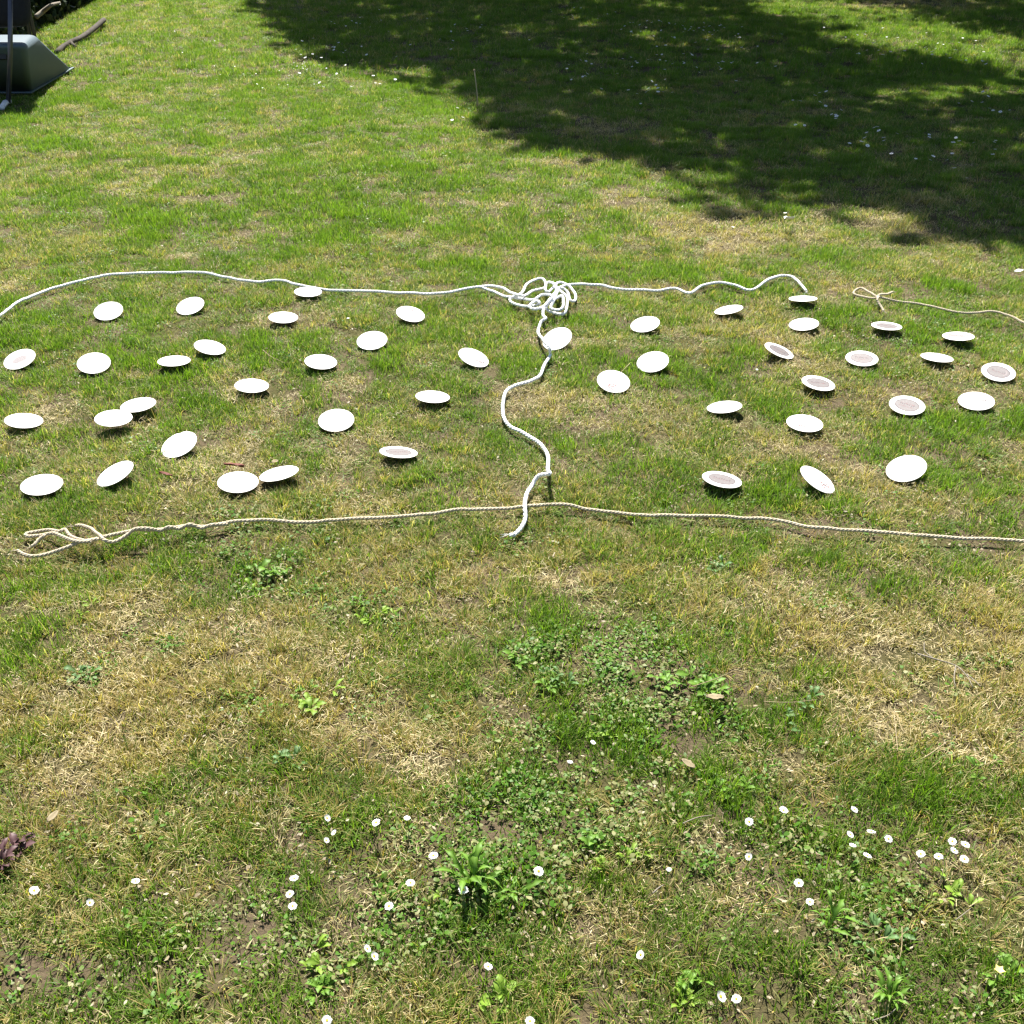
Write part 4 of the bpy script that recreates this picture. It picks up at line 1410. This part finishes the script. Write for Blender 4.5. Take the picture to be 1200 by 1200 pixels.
stick('twig', [(800, 965), (817, 958), (836, 955)], .022, .0016, .0010, M['twig'], 'brown twig on the dry slope near two daisies', 'twig', GT)
stick('twig', [(765, 1047), (772, 1040), (780, 1036)], .022, .0022, .0012, M['twig'], 'brown dead clump stem in the clover', 'twig', GT)
stick('stalk', [(308, 410), (318, 418), (335, 426)], .030, .0014, .0009, M['straw'], 'grey stalk lying between coasters in the rope field', 'stalk')
stick('stalk', [(738, 426), (732, 432), (727, 437)], .030, .0020, .0012, M['straw'], 'short straw beside the blank coaster that faces the viewer', 'stalk')
# upright stalk before the tree shade
b0 = at(559, 126)
o = link('stalk', stick_mesh('stalk', [(0, 0, 0), (.004, .0, .07), (-.006, .0, .17), (-.014, 0, .235)], .0042, .0034, M['pale_stalk'], 6), None, b0)
tag(o, 'dry stalk standing upright at the border of the tree shade', 'stalk')
link('seed_head', dome_mesh(.008, .012, M['straw'], 8), o, (-.014, 0, .232))


def crumpled(name, px, py, z, L, W, mat, lab, cat, seed, rot=0.0):
    r = random.Random(seed)
    V, Fc = [], []
    n, k = 7, 5
    for i in range(n):
        for j in range(k):
            t, s = i / (n - 1), j / (k - 1) * 2 - 1
            w = W * math.sin(math.pi * (.06 + .88 * t))
            V.append(((t - .5) * L, s * w, abs(s) * W * .45 + r.uniform(-.14, .14) * W))
    for i in range(n - 1):
        for j in range(k - 1):
            a = i * k + j
            Fc.append((a, a + k, a + k + 1, a + 1))
    p = at(px, py, z)
    p = at(px, py, z + hgt(p.x, p.y))
    o = link(name, mesh(name, V, Fc, [mat]), None, p)
    o.rotation_euler = (r.uniform(-.3, .3), r.uniform(-.3, .3), rot)
    md = o.modifiers.new('thickness', 'SOLIDIFY')
    md.thickness = .0006
    return tag(o, lab, cat)


crumpled('dead_leaf', 274, 546, .030, .050, .014, M['dead_leaf'], 'red brown dead leaf behind the blank coaster', 'leaf', 1, .2)
crumpled('dead_leaf', 194, 556, .026, .032, .008, M['dead_leaf'], 'small rusty dead leaf below the notched coaster', 'leaf', 2, -.1)
crumpled('dead_leaf', 322, 541, .030, .026, .006, M['bleached'], 'pale curled dead leaf behind the faint printed flat coaster', 'leaf', 3, 1.2)
crumpled('white_scrap', 924, 257, .060, .060, .024, M['paper'], 'crumpled white scrap at the border of the tree shade', 'scrap', 4, .7)
crumpled('white_scrap', 1194, 318, .040, .035, .010, M['paper'], 'white scrap in the grass above the tan string, cut by the picture edge', 'scrap', 5, .1)
crumpled('pale_leaf', 62, 957, .026, .024, .006, M['bleached'], 'pale whitish leaf sticking up above the dark red leaved plant', 'leaf', 6, 1.2)
crumpled('dead_leaf', 838, 818, .030, .034, .010, M['bleached'], 'whitish dead leaf in the glossy weed', 'leaf', 7, .1)
crumpled('dead_leaf', 806, 896, .026, .026, .009, M['bleached'], 'bleached dead leaf lying in the clover below the whitish one', 'leaf', 8, -.6)

# fallen branch by the tub
stick('branch', [(66, 62, .02), (75, 54, .04), (83, 49, .05), (95, 44, .05), (108, 35, .06), (122, 23, .07)], .04, .024, .026, M['bark'], 'crooked fallen branch lying on the lawn behind the grey tub', 'branch', None,
      [[(83, 49, .05), (86, 53, .04), (90, 56, .02)]])
stick('branch', [(42, 20, .25), (52, 12, .30), (60, 6, .36), (70, 3, .36)], .1, .022, .012, M['twig'], 'pale broken branch leaning out of the dark hedge', 'branch', None)

# ------------------------------------------------------------------ grey tub lying upside down
A, B = at(86, 84), at(37, 113)
C = at(-95, 113)
Dd = A + (C - B)
hT = 0.38
TA, TB = at(42, 40, hT), at(31, 53, hT)
back = TA - TB
TC = TB + (C - B) * .72
TD = TA + (C - B) * .72
low = [A, B, C, Dd]
top = [TA, TB, TC, TD]
cen = sum(low, Vector()) / 4
bm = bmesh.new()
z0 = .03
vl = [bm.verts.new((q.x, q.y, z0)) for q in low]
vt = [bm.verts.new((q.x, q.y, hT)) for q in top]
bm.faces.new(vt)
for i in range(4):
    j = (i + 1) % 4
    bm.faces.new((vl[i], vl[j], vt[j], vt[i]))
ed = [e for e in bm.edges if not (e.verts[0] in vl and e.verts[1] in vl)]
bmesh.ops.bevel(bm, geom=ed, offset=.045, segments=5, affect='EDGES', profile=.5)
bmesh.ops.recalc_face_normals(bm, faces=bm.faces)
me = bpy.data.meshes.new('tub_body')
bm.to_mesh(me)
bm.free()
me.materials.append(M['tub'])
for pgn in me.polygons:
    pgn.use_smooth = True
tub = empty('plastic_tub', (cen.x, cen.y, 0), 'grey green plastic tub lying upside down on the lawn', 'tub')
inv = Matrix.Translation((-cen.x, -cen.y, 0))
me.transform(inv)
tb = link('tub_body', me, tub)
md = tb.modifiers.new('thickness', 'SOLIDIFY')
md.thickness = .006
# rim: thin flange round the open edge
rv, rf_ = [], []
for q in low:
    d = (q - cen)
    d.z = 0
    d.normalize()
    for off, z in ((-.004, z0 + .006), (.022, z0 + .003), (.022, z0 - .006), (-.004, z0 - .003)):
        rv.append((q.x + d.x * off - cen.x, q.y + d.y * off - cen.y, z))
for i in range(4):
    j = (i + 1) % 4
    for e in range(4):
        rf_.append((i * 4 + e, j * 4 + e, j * 4 + (e + 1) % 4, i * 4 + (e + 1) % 4))
link('rim', mesh('rim', rv, rf_, [M['tub']], False), tub)
# hand hole in the front face: uncut, a block coloured black for its shade
fc = (TB * .8 + B * .2)
dirx = (C - B).normalized()
hp = fc + dirx * .24
nf = Vector((0, -1, .35)).normalized()
ux = dirx
uy = Vector((0, .33, .94))
hv = [hp + nf * .012 + ux * (sx * .10) + uy * (sy * .022) - Vector((cen.x, cen.y, 0)) for sx, sy in ((-1, -1), (1, -1), (1, 1), (-1, 1))]
hv += [q - nf * .03 for q in hv]
link('hand_hole', mesh('hand_hole', hv, [(0, 1, 2, 3), (0, 4, 5, 1), (1, 5, 6, 2), (2, 6, 7, 3), (3, 7, 4, 0)], [M['tub_slot']], False), tub)

# ------------------------------------------------------------------ dark garden seat on tube legs, mostly outside the picture
f0 = at(11, 125)
seat = empty('garden_seat', (f0.x, f0.y, 0), 'black cushioned garden seat on grey tube legs over the grey tub', 'seat')


def tube_part(name, pts, r, mat, parent, o0):
    return link(name, stick_mesh(name, [Vector(q) - o0 for q in pts], r, r, mat, 10), parent)


o0 = Vector((f0.x, f0.y, 0))
leg = tube_part('leg', [(f0.x, f0.y, .03), tuple(at_y(12, 62, f0.y)), tuple(at_y(12, -8, f0.y + .01))], .016, M['steel'], seat, o0)
ft = at(3, 131)
tube_part('foot', [(f0.x, f0.y + .02, .035), (f0.x - .01, f0.y - .03, .03), (ft.x, ft.y, .022)], .019, M['foot'], leg, o0)
bl = at(38, 55, .02)
tube_part('leg', [(bl.x, bl.y, .02), (bl.x, bl.y, .5), (bl.x - .01, bl.y, .98)], .017, M['steel'], seat, o0)
lx = f0.x - .95
leg = tube_part('leg', [(lx, f0.y, .03), (lx, f0.y, .45), (lx, f0.y + .02, .95)], .017, M['steel'], seat, o0)
tube_part('foot', [(lx, f0.y + .02, .035), (lx - .01, f0.y - .03, .03), (lx - .04, f0.y - .09, .022)], .019, M['foot'], leg, o0)
tube_part('leg', [(lx, bl.y, .02), (lx, bl.y, .5), (lx, bl.y, .98)], .017, M['steel'], seat, o0)
tube_part('crossbar', [(lx, f0.y + .03, .62), (f0.x, f0.y + .03, .62)], .012, M['steel'], seat, o0)
# thick black cushion hanging over the frame
YC = f0.y + .12


q = at_y(34, 38, YC)
xr, zb = q.x, q.z
nu, nv = 14, 8
cv, cf = [], []
rc = random.Random(5)
prof = [(0.0, .02), (-.03, .10), (-.02, .35), (.0, .55), (.10, .62), (.22, .60), (.27, .45), (.26, .15), (.16, .0)]
for i in range(nu + 1):
    u = i / nu
    e = 1 - .5 * abs(2 * u - 1) ** 6
    for py_, pz in prof:
        cv.append((lx + (xr - lx) * u - o0.x, YC + .12 + (py_ - .12) * e + rc.uniform(-.012, .012) - o0.y, zb + .3 + (pz - .3) * (.9 + .1 * e) + rc.uniform(-.012, .012)))
k = len(prof)
for i in range(nu):
    for j in range(k):
        j2 = (j + 1) % k
        cf.append((i * k + j, (i + 1) * k + j, (i + 1) * k + j2, i * k + j2))
cf.append(list(range(k)))
cf.append([nu * k + j for j in range(k)][::-1])
cu = link('cushion', mesh('cushion', cv, cf, [M['black_cloth']]), seat)
md = cu.modifiers.new('soft', 'SUBSURF')
md.levels = md.render_levels = 2


# ------------------------------------------------------------------ leaf masses: hedge and trees
def leaf_cloud(name, P, size, mat, parent, seed, origin):
    r = np.random.default_rng(seed)
    n = len(P)
    d = r.normal(size=(n, 3)); d /= np.linalg.norm(d, axis=1)[:, None]
    e = r.normal(size=(n, 3)); e -= (e * d).sum(1)[:, None] * d; e /= np.linalg.norm(e, axis=1)[:, None]
    s = (size * r.uniform(.6, 1.3, n))[:, None]
    c = P - np.array(origin)
    v = np.stack([c - d * s, c - d * s * .1 + e * s * .55, c + d * s, c - d * s * .1 - e * s * .55], 1).reshape(-1, 3)
    me = bpy.data.meshes.new(name)
    me.vertices.add(4 * n)
    me.vertices.foreach_set('co', v.astype(np.float32).ravel())
    me.loops.add(4 * n)
    me.loops.foreach_set('vertex_index', np.arange(4 * n, dtype=np.int32))
    me.polygons.add(n)
    me.polygons.foreach_set('loop_start', np.arange(0, 4 * n, 4, dtype=np.int32))
    me.materials.append(mat)
    me.update(calc_edges=True)
    return link(name, me, parent)


# dark hedge beyond the tub
h0, h1 = at(38, 46), at(150, -16)
hd = (h1 - h0).normalized()
hn = Vector((-hd.y, hd.x, 0))
if hn.x > 0:
    hn = -hn
h00 = h0 - hd * 1.2
hedge = empty('hedge', h00, 'dark shaded hedge along the lawn edge behind the grey tub', 'hedge')
r = np.random.default_rng(4)
L = (h1 - h00).length
n = 26000
u, v_, w = r.uniform(0, L, n), r.beta(1.2, 1.4, n) * 1.1, 1.5 * r.beta(.9, 1.2, n) + .01
P = np.array([list(h00 + hd * a + hn * (b + .05)) for a, b in zip(u, v_)])
P[:, 2] = w
leaf_cloud('foliage', P, .06, M['hedge'], hedge, 3, h00)
for j in range(16):
    q = h00 + hd * (L * (j + .5) / 16) + hn * random.uniform(.12, .6)
    link('stem', stick_mesh('stem', [q - h00, q - h00 + Vector((U(-.05, .05), U(-.05, .05), .6)), q - h00 + Vector((U(-.15, .15), U(-.15, .15), 1.3))], U(.02, .04), .01, M['bark'], 6), hedge)

# trees beyond the picture that throw the shade
SHADE = [(300, 6), (318, 28), (350, 48), (380, 68), (430, 80), (480, 92), (535, 104), (570, 130), (620, 158), (690, 178), (770, 188), (840, 205), (880, 238), (910, 252), (960, 243), (1010, 238), (1070, 262), (1130, 274), (1200, 286), (1320, 308)]
poly = [at(*q) for q in SHADE]
poly = [(q.x, q.y) for q in poly] + [(6.5, 4.6), (13, 9), (13, 26), (-1.0, 26), (-3.6, 17.5)]
GAPS = [(480, 40, 22, 9), (460, 22, 18, 6), (632, 34, 26, 8), (660, 58, 14, 5), (770, 8, 40, 5), (860, 48, 14, 7), (890, 62, 20, 5), (1000, 14, 90, 18), (1080, 45, 140, 34), (1175, 68, 100, 32), (930, 8, 60, 12), (1060, 112, 50, 12), (1090, 135, 30, 9), (1140, 108, 40, 10), (960, 60, 24, 5), (980, 88, 20, 6),
        (930, 18, 40, 10), (700, 20, 20, 4), (840, 12, 25, 5)]


def in_poly(x, y, poly):
    c = np.zeros(len(x), bool)
    j = len(poly) - 1
    for i in range(len(poly)):
        xi, yi = poly[i]
        xj, yj = poly[j]
        k = ((yi > y) != (yj > y)) & (x < (xj - xi) * (y - yi) / (yj - yi + 1e-12) + xi)
        c ^= k
        j = i
    return c


r = np.random.default_rng(8)
n = 260000
gx_, gy_ = r.uniform(-4, 13, n), r.uniform(4, 26, n)
wx_ = gx_ + (vn(gx_, gy_, .45, 301, 3) - .5) * .7 + r.normal(0, .14, n)
wy_ = gy_ + (vn(gx_, gy_, .45, 311, 3) - .5) * .7 + r.normal(0, .20, n)
k = in_poly(wx_, wy_, poly)
dens = np.clip((vn(gx_, gy_, .35, 331, 2) - .25) * 6, .30, 1)
for px, py, rx, ry in GAPS:
    cx, cy, ax, ay = patch(px, max(py, -20), rx, ry)
    d = np.sqrt(((wx_ - cx) / ax) ** 2 + ((wy_ - cy) / ay) ** 2)
    dens = np.minimum(dens, np.clip((d - .6) * 1.6, 0.03, 1))
k &= r.uniform(0, 1, n) < dens
gx_, gy_ = gx_[k], gy_[k]
sh = np.array([to_sun.x, to_sun.y]) / to_sun.z
hz = 4.2 + 5.8 * r.beta(1.4, 1.4, len(gx_))
P = np.stack([gx_ + hz * sh[0], gy_ + hz * sh[1], hz], 1)
TREES = [(-1.2, 22.5, 'broad tree shading the far lawn, next to the hedge side'), (2.6, 23.5, 'broad tree shading the middle of the far lawn'), (10.6, 16.5, 'broad tree shading the lawn beyond the tan string')]
dist = np.stack([(P[:, 0] - tx) ** 2 + .35 * (P[:, 1] - ty) ** 2 for tx, ty, _ in TREES], 1)
own = dist.argmin(1)
for i, (tx, ty, lab) in enumerate(TREES):
    t = empty('tree', (tx, ty, 0), lab, 'tree', 'trees around the far lawn')
    Pi = P[own == i]
    link('trunk', stick_mesh('trunk', [(0, 0, -.1), (.05, .02, .6), (.1, -.1, 2.4), (.0, -.4, 5), (.1, -.8, 8)], .30, .09, M['bark'], 12), t)
    rr = random.Random(i)
    for j in range(5):
        e = Vector(Pi[rr.randrange(len(Pi))]) - Vector((tx, ty, 0))
        s0 = Vector((.05, -.25, rr.uniform(2.6, 5)))
        link('limb', stick_mesh('limb', [s0, s0.lerp(e, .5) + Vector((0, 0, .5)), e], .05, .012, M['bark'], 7), t)
    cr = leaf_cloud('crown', Pi, .125, M['tree_leaf'], t, 40 + i, (tx, ty, 0))
print('leaves', len(P))
